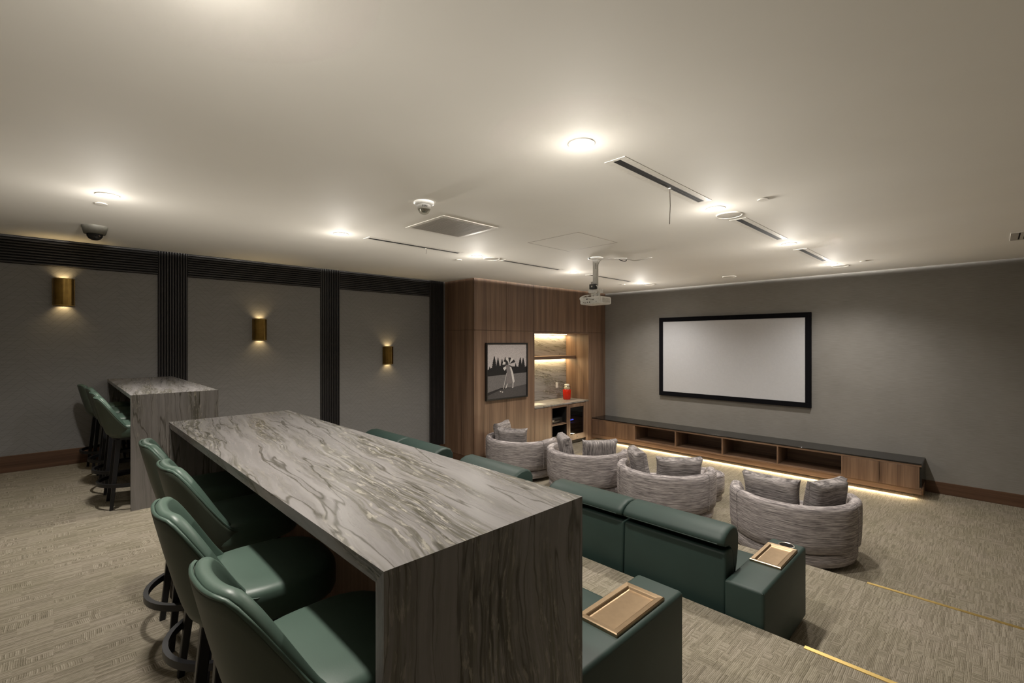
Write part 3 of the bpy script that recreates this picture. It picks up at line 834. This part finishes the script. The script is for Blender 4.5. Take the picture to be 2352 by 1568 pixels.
cushion(-1.73, 6.54, 247, 'wide grey cushion on the left of the nearest barrel chair', 'tweed_d', 0.60, 0.44, 0.2, 0.345, lean=8, zc=0.715, twist=20)
cushion(-1.73, 6.54, 351, 'grey cushion on the right of the nearest barrel chair', 'tweed_d', 0.54, 0.44, 0.19, 0.368, twist=-14, lean=8, zc=0.715)
cushion(-3.40, 6.52, 217, 'grey cushion tipped left in the barrel chair beside the footstool', 'tweed_d', 0.5, 0.44, 0.19, 0.38, twist=10)
cushion(-3.40, 6.52, 326, 'broad grey cushion on the right in the barrel chair beside the footstool', 'tweed_d', 0.6, 0.42, 0.2, 0.37, twist=-14)
cushion(-4.90, 6.62, 232, 'vertically striped grey cushion on the left of its barrel chair', 'tweed_c', 0.52, 0.44, 0.19, 0.38)
cushion(-4.90, 6.62, 338, 'vertically striped grey cushion on the right of its barrel chair', 'tweed_c', 0.56, 0.42, 0.19, 0.37, twist=-14)
cushion(-6.40, 6.52, 200, 'upright grey cushion behind another in the farthest left barrel chair', 'tweed_d', 0.5, 0.46, 0.18, 0.40, zc=0.73)
cushion(-6.40, 6.52, 287, 'grey cushion in front of another in the farthest left barrel chair', 'tweed_d', 0.54, 0.42, 0.19, 0.36, twist=18)
def footstool(x, y, label):
    e = empty('footstool', (x, y, 0), label=label, cat='footstool', group='round grey footstools')
    ob('cover', lathe_bm([(0, 0.10), (0.27, 0.10), (0.295, 0.13), (0.302, 0.25), (0.300, 0.37), (0.285, 0.415), (0.24, 0.432), (0, 0.437)], 40), 'tweed_h', e, 50)
    ob('base', lathe_bm([(0, 0.0), (0.25, 0.0), (0.262, 0.02), (0.262, 0.09), (0.25, 0.1), (0, 0.1)], 40), 'tweed_h', e, 50)
    ob('piping', tube_bm([(0.296 * math.cos(2 * math.pi * i / 40), 0.296 * math.sin(2 * math.pi * i / 40), 0.40) for i in range(40)], 0.005, 5, closed=True), 'tweed_h', e, 60)
footstool(-3.30, 7.66, 'round grey tweed footstool right of a barrel chair')
footstool(-6.56, 7.72, 'round grey tweed footstool in front of the farthest left barrel chair')

# ---- media console
CX0, CX1, CY0 = XW + 0.002, -0.792, 10.055
con = empty('media_console', (CX0, CY0, 0), label='long low walnut media console with black top and open cubbies below the screen', cat='console')
CL, CD = CX1 - CX0, YF - 0.002 - CY0
CB, CTZ = 0.155, 0.574
box('top', 0, CL, -0.004, CD, CTZ - 0.022, CTZ, 'gloss_black', con, 0.002, 1)
box('rail', 0, CL, 0.0, 0.025, CTZ - 0.052, CTZ - 0.0225, 'walnut_x', con)
box('bottom', 0, CL, 0.0, CD, CB, CB + 0.03, 'walnut_x', con)
box('back', 0, CL, CD - 0.012, CD, CB + 0.03, CTZ - 0.022, 'walnut_x', con)
box('fascia', 0, CL, 0.012, 0.03, 0.068, CB - 0.002, 'walnut_x', con, 0.002, 1)
box('plinth', 0, CL, 0.285, 0.30, 0.0, CB, 'walnut_x', con)
box('end_panel', CL - 0.022, CL, 0.026, CD, CB + 0.03, CTZ - 0.0225, 'gloss_black', con)
box('plinth_return', CL - 0.015, CL, 0.30, CD, 0.0, CB, 'walnut_x', con)
divs = [-7.30, -7.10, -6.575, -6.046, -5.001, -3.963, -2.909, -1.864, -1.334, -0.814]
for x in divs[3:8]:
    box('divider', x - CX0 - 0.012, x - CX0 + 0.012, 0.0, CD - 0.012, CB + 0.03, CTZ - 0.052, 'walnut_v', con)
for a, b in ((divs[0], divs[1]), (divs[1], divs[2]), (divs[2], divs[3] - 0.012), (divs[7] + 0.012, divs[8]), (divs[8], divs[9])):
    box('door', a - CX0 + 0.003, b - CX0 - 0.003, -0.001, 0.018, CB + 0.002, CTZ - 0.056, 'walnut_v', con, 0.002, 1)
box('light_strip', 0.05, CL - 0.05, 0.032, 0.044, 0.078, 0.088, 'led_warm', con)
area('console_light', ((CX0 + CX1) / 2 + 0.12, CY0 + 0.03, 0.062), CL - 0.45, 0.015, 34.0, (1.0, 0.78, 0.47), (R(-60), 0, 0))

# ---- projection screen
SX0, SX1, SZ0, SZ1, SY = -5.696, -2.474, 1.254, 3.138, 10.61
scr = empty('projection_screen', (SX0, YF, SZ0), label='blank grey projection screen in a wide black frame', cat='screen')
SW, SH = SX1 - SX0, SZ1 - SZ0
bmf = bmesh.new(); fw = 0.1
for (a, b, c, d) in ((0, SW, 0, fw), (0, SW, SH - fw, SH), (0, fw, fw, SH - fw), (SW - fw, SW, fw, SH - fw)):
    box_bm(a, b, SY - YF, -0.002, c, d, 0.003, 1, bmf)
ob('frame', bmf, 'velvet_black', scr)
box('canvas', fw - 0.005, SW - fw + 0.005, SY - YF + 0.012, -0.01, fw - 0.005, SH - fw + 0.005, 'screen_grey', scr)

# ---- framed photograph
FY, FZ0, FWD, FH = 6.365, 1.328, 1.228, 1.203
pf = empty('framed_photograph', (XW, FY, FZ0), label='black framed monochrome photograph of a figure with umbrella on a golf green', cat='picture')
bmf = bmesh.new(); fb = 0.03
for (a, b, c, d) in ((0, FWD, 0, fb), (0, FWD, FH - fb, FH), (0, fb, fb, FH - fb), (FWD - fb, FWD, fb, FH - fb)):
    box_bm(0.001, 0.05, a, b, c, d, 0.002, 1, bmf)
ob('frame', bmf, 'plastic_black', pf)
px = 0.030
pr = box('print', 0.002, px, fb, FWD - fb, fb, FH - fb, 'print_sky', pf)
PW, PH = FWD - 2 * fb, FH - 2 * fb
def ink(poly, mat, layer):
    x = px + 0.0004 * layer
    bm = bmesh.new(); bm.faces.new([bm.verts.new((x, fb + u * PW, fb + v * PH)) for u, v in poly])
    return ob('printed_area', bm, mat, pr)
ink([(0, 0), (1, 0), (1, 0.45), (0, 0.42)], 'print_mid', 1)
ink([(0, 0), (1, 0), (1, 0.22), (0.6, 0.18), (0.35, 0.155), (0, 0.08)], 'print_low', 2)
def tree(cx, w_, z0, h):
    L_, R_ = [], []; n = 9
    for i in range(n):
        t = i / n; hw = w_ * (1 - t) ** 0.85
        L_ += [(cx - hw, z0 + h * t), (cx - hw * 0.68, z0 + h * (t + 0.06))]
        R_ += [(cx + hw, z0 + h * t), (cx + hw * 0.68, z0 + h * (t + 0.06))]
    return L_ + [(cx, z0 + h)] + R_[::-1]
ink([(0, 0.42), (0, 0.53), (0.1, 0.57), (0.3, 0.6), (0.5, 0.62), (0.62, 0.58), (0.8, 0.57), (0.92, 0.55), (1, 0.57), (1, 0.45)], 'print_tree', 3)
for k, (cx, w_, z0, h) in enumerate(((0.17, 0.10, 0.43, 0.36), (0.26, 0.085, 0.43, 0.33), (0.36, 0.085, 0.43, 0.30), (0.44, 0.08, 0.44, 0.33), (0.06, 0.06, 0.43, 0.17), (0.83, 0.09, 0.46, 0.29), (0.91, 0.085, 0.46, 0.28), (0.71, 0.06, 0.45, 0.19), (0.985, 0.015, 0.46, 0.15))):
    ink(tree(cx, w_, z0, h), 'print_tree', 4 + 0.2 * k)
ink([(0, 0.12), (0.34, 0.19), (0.62, 0.185), (0.32, 0.155), (0, 0.065)], 'print_dark', 7)
for k in range(8):   # umbrella gores
    a0, a1 = R(20 + k * 26), R(20 + (k + 1) * 26)
    ink([(0.54, 0.63)] + [(0.54 + 0.17 * math.cos(a), 0.61 + 0.14 * math.sin(a)) for a in (a0, (a0 + a1) / 2, a1)], 'print_white' if k % 2 else 'print_dark', 8)
ink([(0.45, 0.68), (0.5, 0.69), (0.51, 0.63), (0.48, 0.59), (0.44, 0.62)], 'print_dark', 9)                                  # head
ink([(0.45, 0.61), (0.52, 0.62), (0.58, 0.55), (0.58, 0.47), (0.48, 0.46), (0.47, 0.52)], 'print_grey', 9.4)                   # upper body
ink([(0.48, 0.46), (0.58, 0.47), (0.68, 0.29), (0.66, 0.26), (0.48, 0.26), (0.46, 0.31)], 'print_grey', 9.6)                   # skirt
ink([(0.55, 0.58), (0.59, 0.57), (0.645, 0.45), (0.68, 0.29), (0.64, 0.255), (0.62, 0.33), (0.59, 0.46)], 'print_white', 10)   # sash
ink([(0.48, 0.26), (0.50, 0.26), (0.47, 0.18), (0.43, 0.175), (0.455, 0.195)], 'print_white', 10)
ink([(0.63, 0.26), (0.65, 0.26), (0.645, 0.17), (0.605, 0.17), (0.625, 0.19)], 'print_white', 10)
ink([(0.47, 0.46), (0.48, 0.46), (0.395, 0.165), (0.385, 0.168)], 'print_white', 10.5)
for u, v in ((0.32, 0.125), (0.37, 0.112)): ink([(u + 0.018 * math.cos(R(60 * i)), v + 0.012 * math.sin(R(60 * i))) for i in range(6)], 'print_white', 11)

# ---- sconces
def sconce(y, z, label):
    e = empty('wall_sconce', (XL, y, z), label=label, cat='wall lamp', group='brass wall sconces')
    W, H, D = 0.205, 0.345, 0.115
    box('back_plate', 0.0, 0.006, -W / 2, W / 2, -H / 2, H / 2, 'brass_old', e, 0.001, 1)
    bm = bmesh.new(); n = 20; rows = []
    def arc(k, zz):
        out_ = []
        for i in range(n + 1):
            t = math.pi * i / n
            c, s = math.cos(t), math.sin(t)
            out_.append(bm.verts.new((0.006 + (D - k) * (abs(s) ** 0.7), (W / 2 - k) * c, zz)))
        return out_
    rows = [arc(0, -H / 2), arc(0, H / 2), arc(0.004, H / 2), arc(0.004, -H / 2)]
    grid_faces(bm, rows + [rows[0]])
    ob('shade', bm, 'brass_old', e, 40)
    for zz in (-H / 2 + 0.003, H / 2 - 0.003):
        ob('rim', tube_bm([(0.006 + D * (abs(math.sin(math.pi * i / n)) ** 0.7), W / 2 * math.cos(math.pi * i / n), zz) for i in range(n + 1)], 0.0035, 6), 'brass_bright', e, 60)
    for s in (-1, 1): ob('rim', tube_bm([(0.008, s * W / 2, -H / 2), (0.008, s * W / 2, H / 2)], 0.004, 6), 'brass_old', e, 60)
    ob('bulb', lathe_bm([(0, -0.05), (0.014, -0.045), (0.016, 0), (0.014, 0.045), (0, 0.05)], 14), 'led_warm', e, 60, (0.055, 0, 0))
    for s in (-1, 1):
        spot('sconce_light', (0.034, 0, s * 0.115), 2.4, 112, 0.9, (1.0, 0.72, 0.34), (0 if s < 0 else R(180), 0, 0), 0.012, e)
sconce(0.093, 0.627 + CAM_Z, 'brass wall sconce highest on the taupe wall, above the far stools')
sconce(2.384, 0.192 + CAM_Z, 'middle brass wall sconce between two black fluted pillars')
sconce(4.685, -0.27 + CAM_Z, 'brass wall sconce lowest on the wall, nearest the walnut panelling')

# ================================================================== CEILING THINGS
lamp_labels = {(0, 0): None, (0, 1): 'largest looking lit downlight, just before the first right air slot', (0, 2): 'lit downlight beside the round speaker in the right row',
               (0, 3): 'lit downlight between the second and third right air slots', (0, 4): 'lit downlight of the right row closest to the screen wall',
               (1, 0): 'lit downlight near the dome camera at the far left', (1, 1): 'lit downlight left of the fire alarm in the left row',
               (1, 2): 'lit downlight beside the small round speaker in the left row', (1, 3): 'lit downlight of the left row just left of the projector', (1, 4): 'lit downlight just right of the projector pole, nearest the screen wall'}
for r_, x in enumerate(XLAMP):
    for k, y in enumerate(YLAMP):
        if lamp_labels[(r_, k)] is None: lamp_labels[(r_, k)] = 'lit downlight above the foreground bar, only its glow in the frame'
        e = empty('downlight', (x, y, ZC), label=lamp_labels[(r_, k)], cat='downlight', group='recessed ceiling downlights')
        ob('trim', lathe_bm([(0.062, 0.0), (0.066, -0.006), (0.085, -0.005), (0.088, 0.0)], 32), 'ceiling_white', e, 50)
        ob('lens', lathe_bm([(0.064, -0.002), (0.05, -0.010), (0.0, -0.014)], 32), 'lens_glow', e, 60)
        spot('downlight_beam', (0, 0, -0.03), DOWN_W, 138, 0.85, WARM, (0, 0, 0), 0.06, e)
        sp = spot('ceiling_fill', (0, 0, -0.065), FILL_W, 179, 0.07, WARM, (R(180), 0, 0), 0.06, e).data  # added fill spot aimed up at the ceiling, not part of the fitting
        sp.use_nodes = True
        fo = sp.node_tree.nodes.new('ShaderNodeLightFalloff'); fo.inputs['Strength'].default_value = 1.0
        ad = sp.node_tree.nodes.new('ShaderNodeMath'); ad.operation = 'MULTIPLY_ADD'
        sp.node_tree.links.new(fo.outputs['Quadratic'], ad.inputs[0]); ad.inputs[1].default_value = 0.0024
        sp.node_tree.links.new(fo.outputs['Constant'], ad.inputs[2])
        sp.node_tree.links.new(ad.outputs[0], sp.node_tree.nodes['Emission'].inputs['Strength'])

slots = [(-1.867, 2.84, 4.293, 'wide black linear air slot in the right row, nearest the camera'), (-1.867, 5.145, 6.58, 'middle linear air slot in the right row, after the round speaker'), (-1.867, 7.44, 8.84, 'linear air slot of the right row closest to the screen wall'),
         (-5.43, 2.78, 4.25, 'linear air slot of the left row nearest the fluted pillars'), (-5.43, 5.09, 6.52, 'middle linear air slot in the left row, right of a speaker'), (-5.43, 7.39, 8.88, 'linear air slot of the left row behind the projector pole')]
for x, y0, y1, lb in slots:
    e = empty('air_slot', (x, (y0 + y1) / 2, ZC), label=lb, cat='air vent', group='linear ceiling air slots')
    h = (y1 - y0) / 2
    bm = bmesh.new()
    for (a, b, c, d) in ((-0.085, -0.03, -h, h), (0.03, 0.085, -h, h), (-0.03, 0.03, -h, -h + 0.03), (-0.03, 0.03, h - 0.03, h)):
        box_bm(a, b, c, d, -0.003, -0.0005, 0, 1, bm)
    ob('frame', bm, 'ceiling_white', e)
    box('slot', -0.03, 0.03, -h + 0.03, h - 0.03, -0.0025, -0.0005, 'void_black', e)
    for s in (-0.012, 0.012): box('blade', s - 0.0015, s + 0.0015, -h + 0.03, h - 0.03, -0.0035, -0.0026, 'plastic_black', e)
# square return grille
e = empty('return_grille', (-4.27, 3.225, ZC), label='square grey return air grille beside the fire alarm', cat='air vent')
bm = bmesh.new()
for (a, b, c, d) in ((-0.36, 0.36, -0.38, -0.335), (-0.36, 0.36, 0.335, 0.38), (-0.36, -0.315, -0.335, 0.335), (0.315, 0.36, -0.335, 0.335)): box_bm(a, b, c, d, -0.005, -0.0005, 0.001, 1, bm)
ob('frame', bm, 'ceiling_white', e)
box('backing', -0.315, 0.315, -0.335, 0.335, -0.003, -0.001, 'grille_grey', e)
me = None
for i in range(28):
    x = -0.304 + i * 0.0225
    if me is None:
        o = box('louvre', -0.0035, 0.0035, -0.333, 0.333, -0.007, -0.003, 'grille_grey', e); me = o.data; o.location = (x, 0, 0)
    else:
        o = bpy.data.objects.new('louvre', me); o.location = (x, 0, 0); link(o, e)
# small louvred vent on the right
e = empty('ceiling_register', (0.36, 8.42, ZC), label='small louvred ceiling register at the right edge', cat='air vent')
bm = bmesh.new()
for (a, b, c, d) in ((-0.2, 0.2, -0.30, -0.27), (-0.2, 0.2, 0.27, 0.30), (-0.2, -0.13, -0.27, 0.27), (0.17, 0.2, -0.27, 0.27)): box_bm(a, b, c, d, -0.008, -0.0005, 0.002, 1, bm)
ob('frame', bm, 'grille_grey', e)
box('backing', -0.13, 0.17, -0.27, 0.27, -0.002, -0.001, 'void_black', e)
for i in range(5): box('louvre', -0.115 + i * 0.058, -0.085 + i * 0.058, -0.27, 0.27, -0.008, -0.002, 'speaker_mesh', e)
# ceiling speakers
for x, y, r, lb in ((-1.867, 4.915, 0.125, 'round white ceiling speaker beside the first right air slot'), (-5.43, 4.87, 0.125, 'round white ceiling speaker between two left air slots'), (-3.643, 9.60, 0.125, 'round ceiling speaker in front of the screen wall, midway between the lamp rows'),
                    (-5.375, 9.56, 0.125, 'round ceiling speaker beside the last downlight of the left row'), (-1.80, 9.56, 0.125, 'round ceiling speaker beside the last downlight of the right row')):
    e = empty('ceiling_speaker', (x, y, ZC), label=lb, cat='speaker', group='round ceiling speakers')
    ob('bezel', lathe_bm([(r - 0.014, -0.006), (r - 0.006, -0.011), (r, -0.008), (r, -0.0005)], 40), 'ceiling_white', e, 50)
    ob('grille', lathe_bm([(r - 0.013, -0.006), (r * 0.5, -0.009), (0, -0.010)], 40), 'speaker_mesh', e, 50)
# concealed sprinkler covers
for x, y, lb in ((-1.445, 4.594, 'white sprinkler cover plate right of the round speaker'), (-1.434, 9.267, 'white sprinkler cover plate near the screen wall at right'), (-5.864, 4.565, 'white sprinkler cover plate left of a downlight near the walnut panelling'),
                 (-5.816, 9.21, 'white sprinkler cover plate behind the projector'), (-5.80, 0.316, 'white sprinkler cover plate below the far left downlight')):
    e = empty('sprinkler_cover', (x, y, ZC), label=lb, cat='sprinkler', group='sprinkler covers')
    ob('plate', lathe_bm([(0, -0.011), (0.045, -0.011), (0.047, -0.008), (0.047, -0.006), (0, -0.006)], 28), 'ceiling_white', e, 40)
    ob('cup', lathe_bm([(0.038, -0.006), (0.038, -0.0005), (0, -0.0005)], 24), 'grille_grey', e)
# hanging wires
for x, y, z1, lb in ((-1.882, 3.684, 3.54, 'thin wire hanging from the nearest right air slot'), (-5.45, 3.67, 3.765, 'short thin wire hanging from the nearest left air slot')):
    e = empty('hanging_wire', (x, y, z1), label=lb, cat='wire', group='hanging wires')
    ob('wire', tube_bm([(0, 0, 0), (0.004, 0.002, (ZC - z1) / 2), (0.002, 0, ZC - z1 - 0.007)], 0.0028, 6), 'rack_wood', e)
    ob('clip', box_bm(-0.008, 0.012, -0.006, 0.006, ZC - z1 - 0.014, ZC - z1 - 0.0065), 'ceiling_white', e)
# fire alarm
e = empty('fire_alarm', (-3.671, 2.451, ZC), label='white ceiling fire alarm strobe marked FIRE', cat='fire alarm')
ob('base', lathe_bm([(0, -0.0005), (0.092, -0.0005), (0.092, -0.016), (0.084, -0.026), (0.06, -0.030), (0, -0.030)], 36), 'white_plastic', e, 45)
ob('body', lathe_bm([(0.060, -0.030), (0.062, -0.065), (0.058, -0.070), (0, -0.070)], 36), 'white_plastic', e, 45)
ob('strobe', lathe_bm([(0.054, -0.0705), (0.05, -0.085), (0.04, -0.102), (0.022, -0.112), (0, -0.114)], 24), 'clear_glass', e, 50)
ob('reflector', lathe_bm([(0.04, -0.0706), (0.03, -0.09), (0.0, -0.1)], 8), 'chrome', e)
cu = bpy.data.curves.new('lettering', 'FONT'); cu.body = 'FIRE'; cu.size = 0.03; cu.align_x = 'CENTER'; cu.extrude = 0.0006
to = bpy.data.objects.new('tmp', cu); C.objects.link(to)
dg = bpy.context.evaluated_depsgraph_get(); tme = bpy.data.meshes.new_from_object(to.evaluated_get(dg)); C.objects.unlink(to); bpy.data.objects.remove(to)
aim = math.atan2(-2.451, 3.671) + R(8)
for v in tme.vertices:     # wrap the word around the body, upright, facing the room's back
    a = aim + v.co.x / 0.0625; rr = 0.0628 + v.co.z
    v.co = Vector((rr * math.cos(a), rr * math.sin(a), -0.060 + v.co.y))
tme.materials.clear(); tme.materials.append(M['plastic_black'])
link(bpy.data.objects.new('lettering', tme), e)
# dome camera
e = empty('dome_camera', (-7.02, 0.33, ZC), label='grey dome security camera under the ceiling at far left', cat='camera')
ob('housing', lathe_bm([(0, -0.0005), (0.115, -0.0005), (0.113, -0.01), (0.095, -0.085), (0.09, -0.09), (0.07, -0.09), (0, -0.088)], 36), 'dome_housing', e, 45)
ob('dome', lathe_bm([(0.072, -0.0905), (0.068, -0.115), (0.052, -0.14), (0.028, -0.153), (0, -0.157)], 32), 'gloss_black', e, 60)
# projector
PX, PY = -4.268, 5.977
mt = empty('projector_mount', (PX, PY, ZC), label='white ceiling pole mount carrying the projector', cat='mount')
ob('plate', lathe_bm([(0, -0.0005), (0.115, -0.0005), (0.115, -0.012), (0.10, -0.026), (0.04, -0.030), (0, -0.030)], 32), 'white_plastic', mt, 45)
ob('slot', box_bm(-0.05, -0.02, -0.117, -0.108, -0.022, -0.008), 'plastic_black', mt)
ob('pole', box_bm(-0.042, 0.042, -0.02, 0.02, -0.445, -0.028, 0.006, 2), 'white_plastic', mt, 40)
for i in range(3): ob('bolt_hole', lathe_bm([(0, 0), (0.007, 0), (0.007, 0.002), (0, 0.002)], 10), 'plastic_black', mt, None, (0.018, -0.0215, -0.10 - 0.03 * i), (R(90), 0, 0))
box('bracket', -0.10, 0.10, -0.06, 0.06, -0.545, -0.485, 'white_plastic', mt, 0.012, 2)
box('arm', -0.02, 0.02, -0.015, 0.015, -0.60, -0.44, 'white_plastic', mt)
rc = empty('relay_box', (PX, PY - 0.055, ZC - 0.485), label='small black receiver box strapped above the projector', cat='device')
box('case', -0.06, 0.05, -0.03, 0.03, 0.0, 0.075, 'plastic_black', rc, 0.004, 1)
box('emblem', -0.022, 0.0, -0.0312, -0.0302, 0.027, 0.05, 'paper', rc)
for s in (-0.04, -0.015): ob('antenna', tube_bm([(s, 0, 0.074), (s, 0, 0.115)], 0.004, 6), 'plastic_black', rc)
pj = empty('projector', (PX, PY, ZC - 0.725), label='white ceiling projector hanging upside down on its mount', cat='projector')
bm = bmesh.new()
pw, pd = 0.19, 0.14
rows = []
for k, z in ((0.86, 0.0), (1.0, 0.012), (1.0, 0.105), (0.95, 0.118)):
    ring = []
    for (sx, sy) in ((-1, -1), (1, -1), (1, 1), (-1, 1)):
        ring.append(bm.verts.new((sx * pw * k, sy * pd * k, z)))
    rows.append(ring)
grid_faces(bm, rows, True); bm.faces.new(rows[0][::-1]); bm.faces.new(rows[-1])
bmesh.ops.bevel(bm, geom=bm.edges[:], offset=0.006, segments=2, affect='EDGES')
ob('body', bm, 'white_plastic', pj, 40)
box('vent', pw + 0.0005, pw + 0.003, -0.09, 0.10, 0.03, 0.095, 'speaker_mesh', pj)
for i in range(7): box('vent_slat', pw + 0.003, pw + 0.005, -0.088, 0.098, 0.034 + i * 0.009, 0.038 + i * 0.009, 'white_plastic', pj)
box('port_panel', -0.15, 0.16, -pd - 0.0025, -pd - 0.0005, 0.022, 0.095, 'white_plastic', pj)
for i, (x, z, wd) in enumerate(((-0.12, 0.035, 0.012), (-0.09, 0.03, 0.018), (-0.055, 0.036, 0.025), (-0.01, 0.036, 0.022), (0.05, 0.07, 0.03), (0.11, 0.04, 0.008), (-0.06, 0.08, 0.03))):
    box('port', x - wd / 2, x + wd / 2, -pd - 0.005, -pd - 0.0026, z - 0.006, z + 0.006, 'plastic_black', pj)
ob('lens_ring', lathe_bm([(0.03, 0), (0.045, 0.0), (0.045, 0.03), (0.03, 0.03)], 24), 'white_plastic', pj, 40, (-0.07, pd - 0.001, 0.06), (R(-90), 0, 0))
ob('lens', lathe_bm([(0.0, 0.02), (0.02, 0.016), (0.031, 0.004)], 24), 'gloss_black', pj, 50, (-0.07, pd, 0.06), (R(-90), 0, 0))
for s in (-1, 1):
    ob('mount_foot', lathe_bm([(0, 0), (0.02, 0), (0.02, 0.065), (0, 0.065)], 14), 'white_plastic', pj, 40, (0.06 * s, 0, 0.117))
def cable(pts, r, mat, label):
    # smooth the path
    P = [Vector(p) for p in pts]; out_ = []
    for i in range(len(P) - 1):
        p0, p1, p2, p3 = P[max(i - 1, 0)], P[i], P[i + 1], P[min(i + 2, len(P) - 1)]
        for j in range(8):
            t = j / 8
            out_.append(0.5 * ((2 * p1) + (p2 - p0) * t + (2 * p0 - 5 * p1 + 4 * p2 - p3) * t * t + (3 * p1 - p0 - 3 * p2 + p3) * t ** 3))
    out_.append(P[-1])
    o = ob('cable', tube_bm([tuple(p - P[0]) for p in out_], r, 7), mat, None, 60, tuple(P[0]))
    return tag(o, label, 'cable', 'projector cables')
zt = ZC - 0.725
cable([(PX + 0.34, PY + 0.35, ZC - 0.006), (PX + 0.24, PY + 0.2, ZC - 0.012), (PX + 0.13, PY + 0.02, ZC - 0.03), (PX + 0.065, PY - 0.02, ZC - 0.10), (PX + 0.05, PY - 0.03, ZC - 0.25), (PX + 0.062, PY - 0.035, ZC - 0.40), (PX + 0.07, PY - 0.05, ZC - 0.46), (PX + 0.085, PY - 0.07, ZC - 0.55), (PX - 0.0, PY - 0.12, zt + 0.15), (PX - 0.04, PY - 0.19, zt + 0.10), (PX + 0.05, PY - 0.145, zt + 0.07)],
      0.006, 'cable_grey', 'pale cable running from the ceiling down the projector pole')
cable([(PX + 0.05, PY - 0.06, ZC - 0.43), (PX + 0.1, PY - 0.08, ZC - 0.48), (PX + 0.06, PY - 0.11, zt + 0.155), (PX - 0.10, PY - 0.13, zt + 0.14), (PX - 0.16, PY - 0.18, zt + 0.10), (PX - 0.12, PY - 0.185, zt + 0.05), (PX - 0.055, PY - 0.146, zt + 0.036)],
      0.008, 'white_plastic', 'thick white cable looped behind the projector')
cable([(PX + 0.13, PY + 0.02, ZC - 0.02), (PX + 0.26, PY + 0.24, ZC - 0.02), (PX + 0.38, PY + 0.33, ZC - 0.035), (PX + 0.48, PY + 0.37, ZC - 0.055), (PX + 0.62, PY + 0.5, ZC - 0.02), (PX + 0.64, PY + 0.56, ZC - 0.008)],
      0.007, 'cable_grey', 'pale cable lying along the ceiling beside the mount')
cable([(PX + 0.26, PY + 0.24, ZC - 0.028), (PX + 0.30, PY + 0.29, ZC - 0.05), (PX + 0.335, PY + 0.32, ZC - 0.05), (PX + 0.35, PY + 0.33, ZC - 0.012)],
      0.006, 'plastic_black', 'short black plug cable hooked to the ceiling beside the mount')
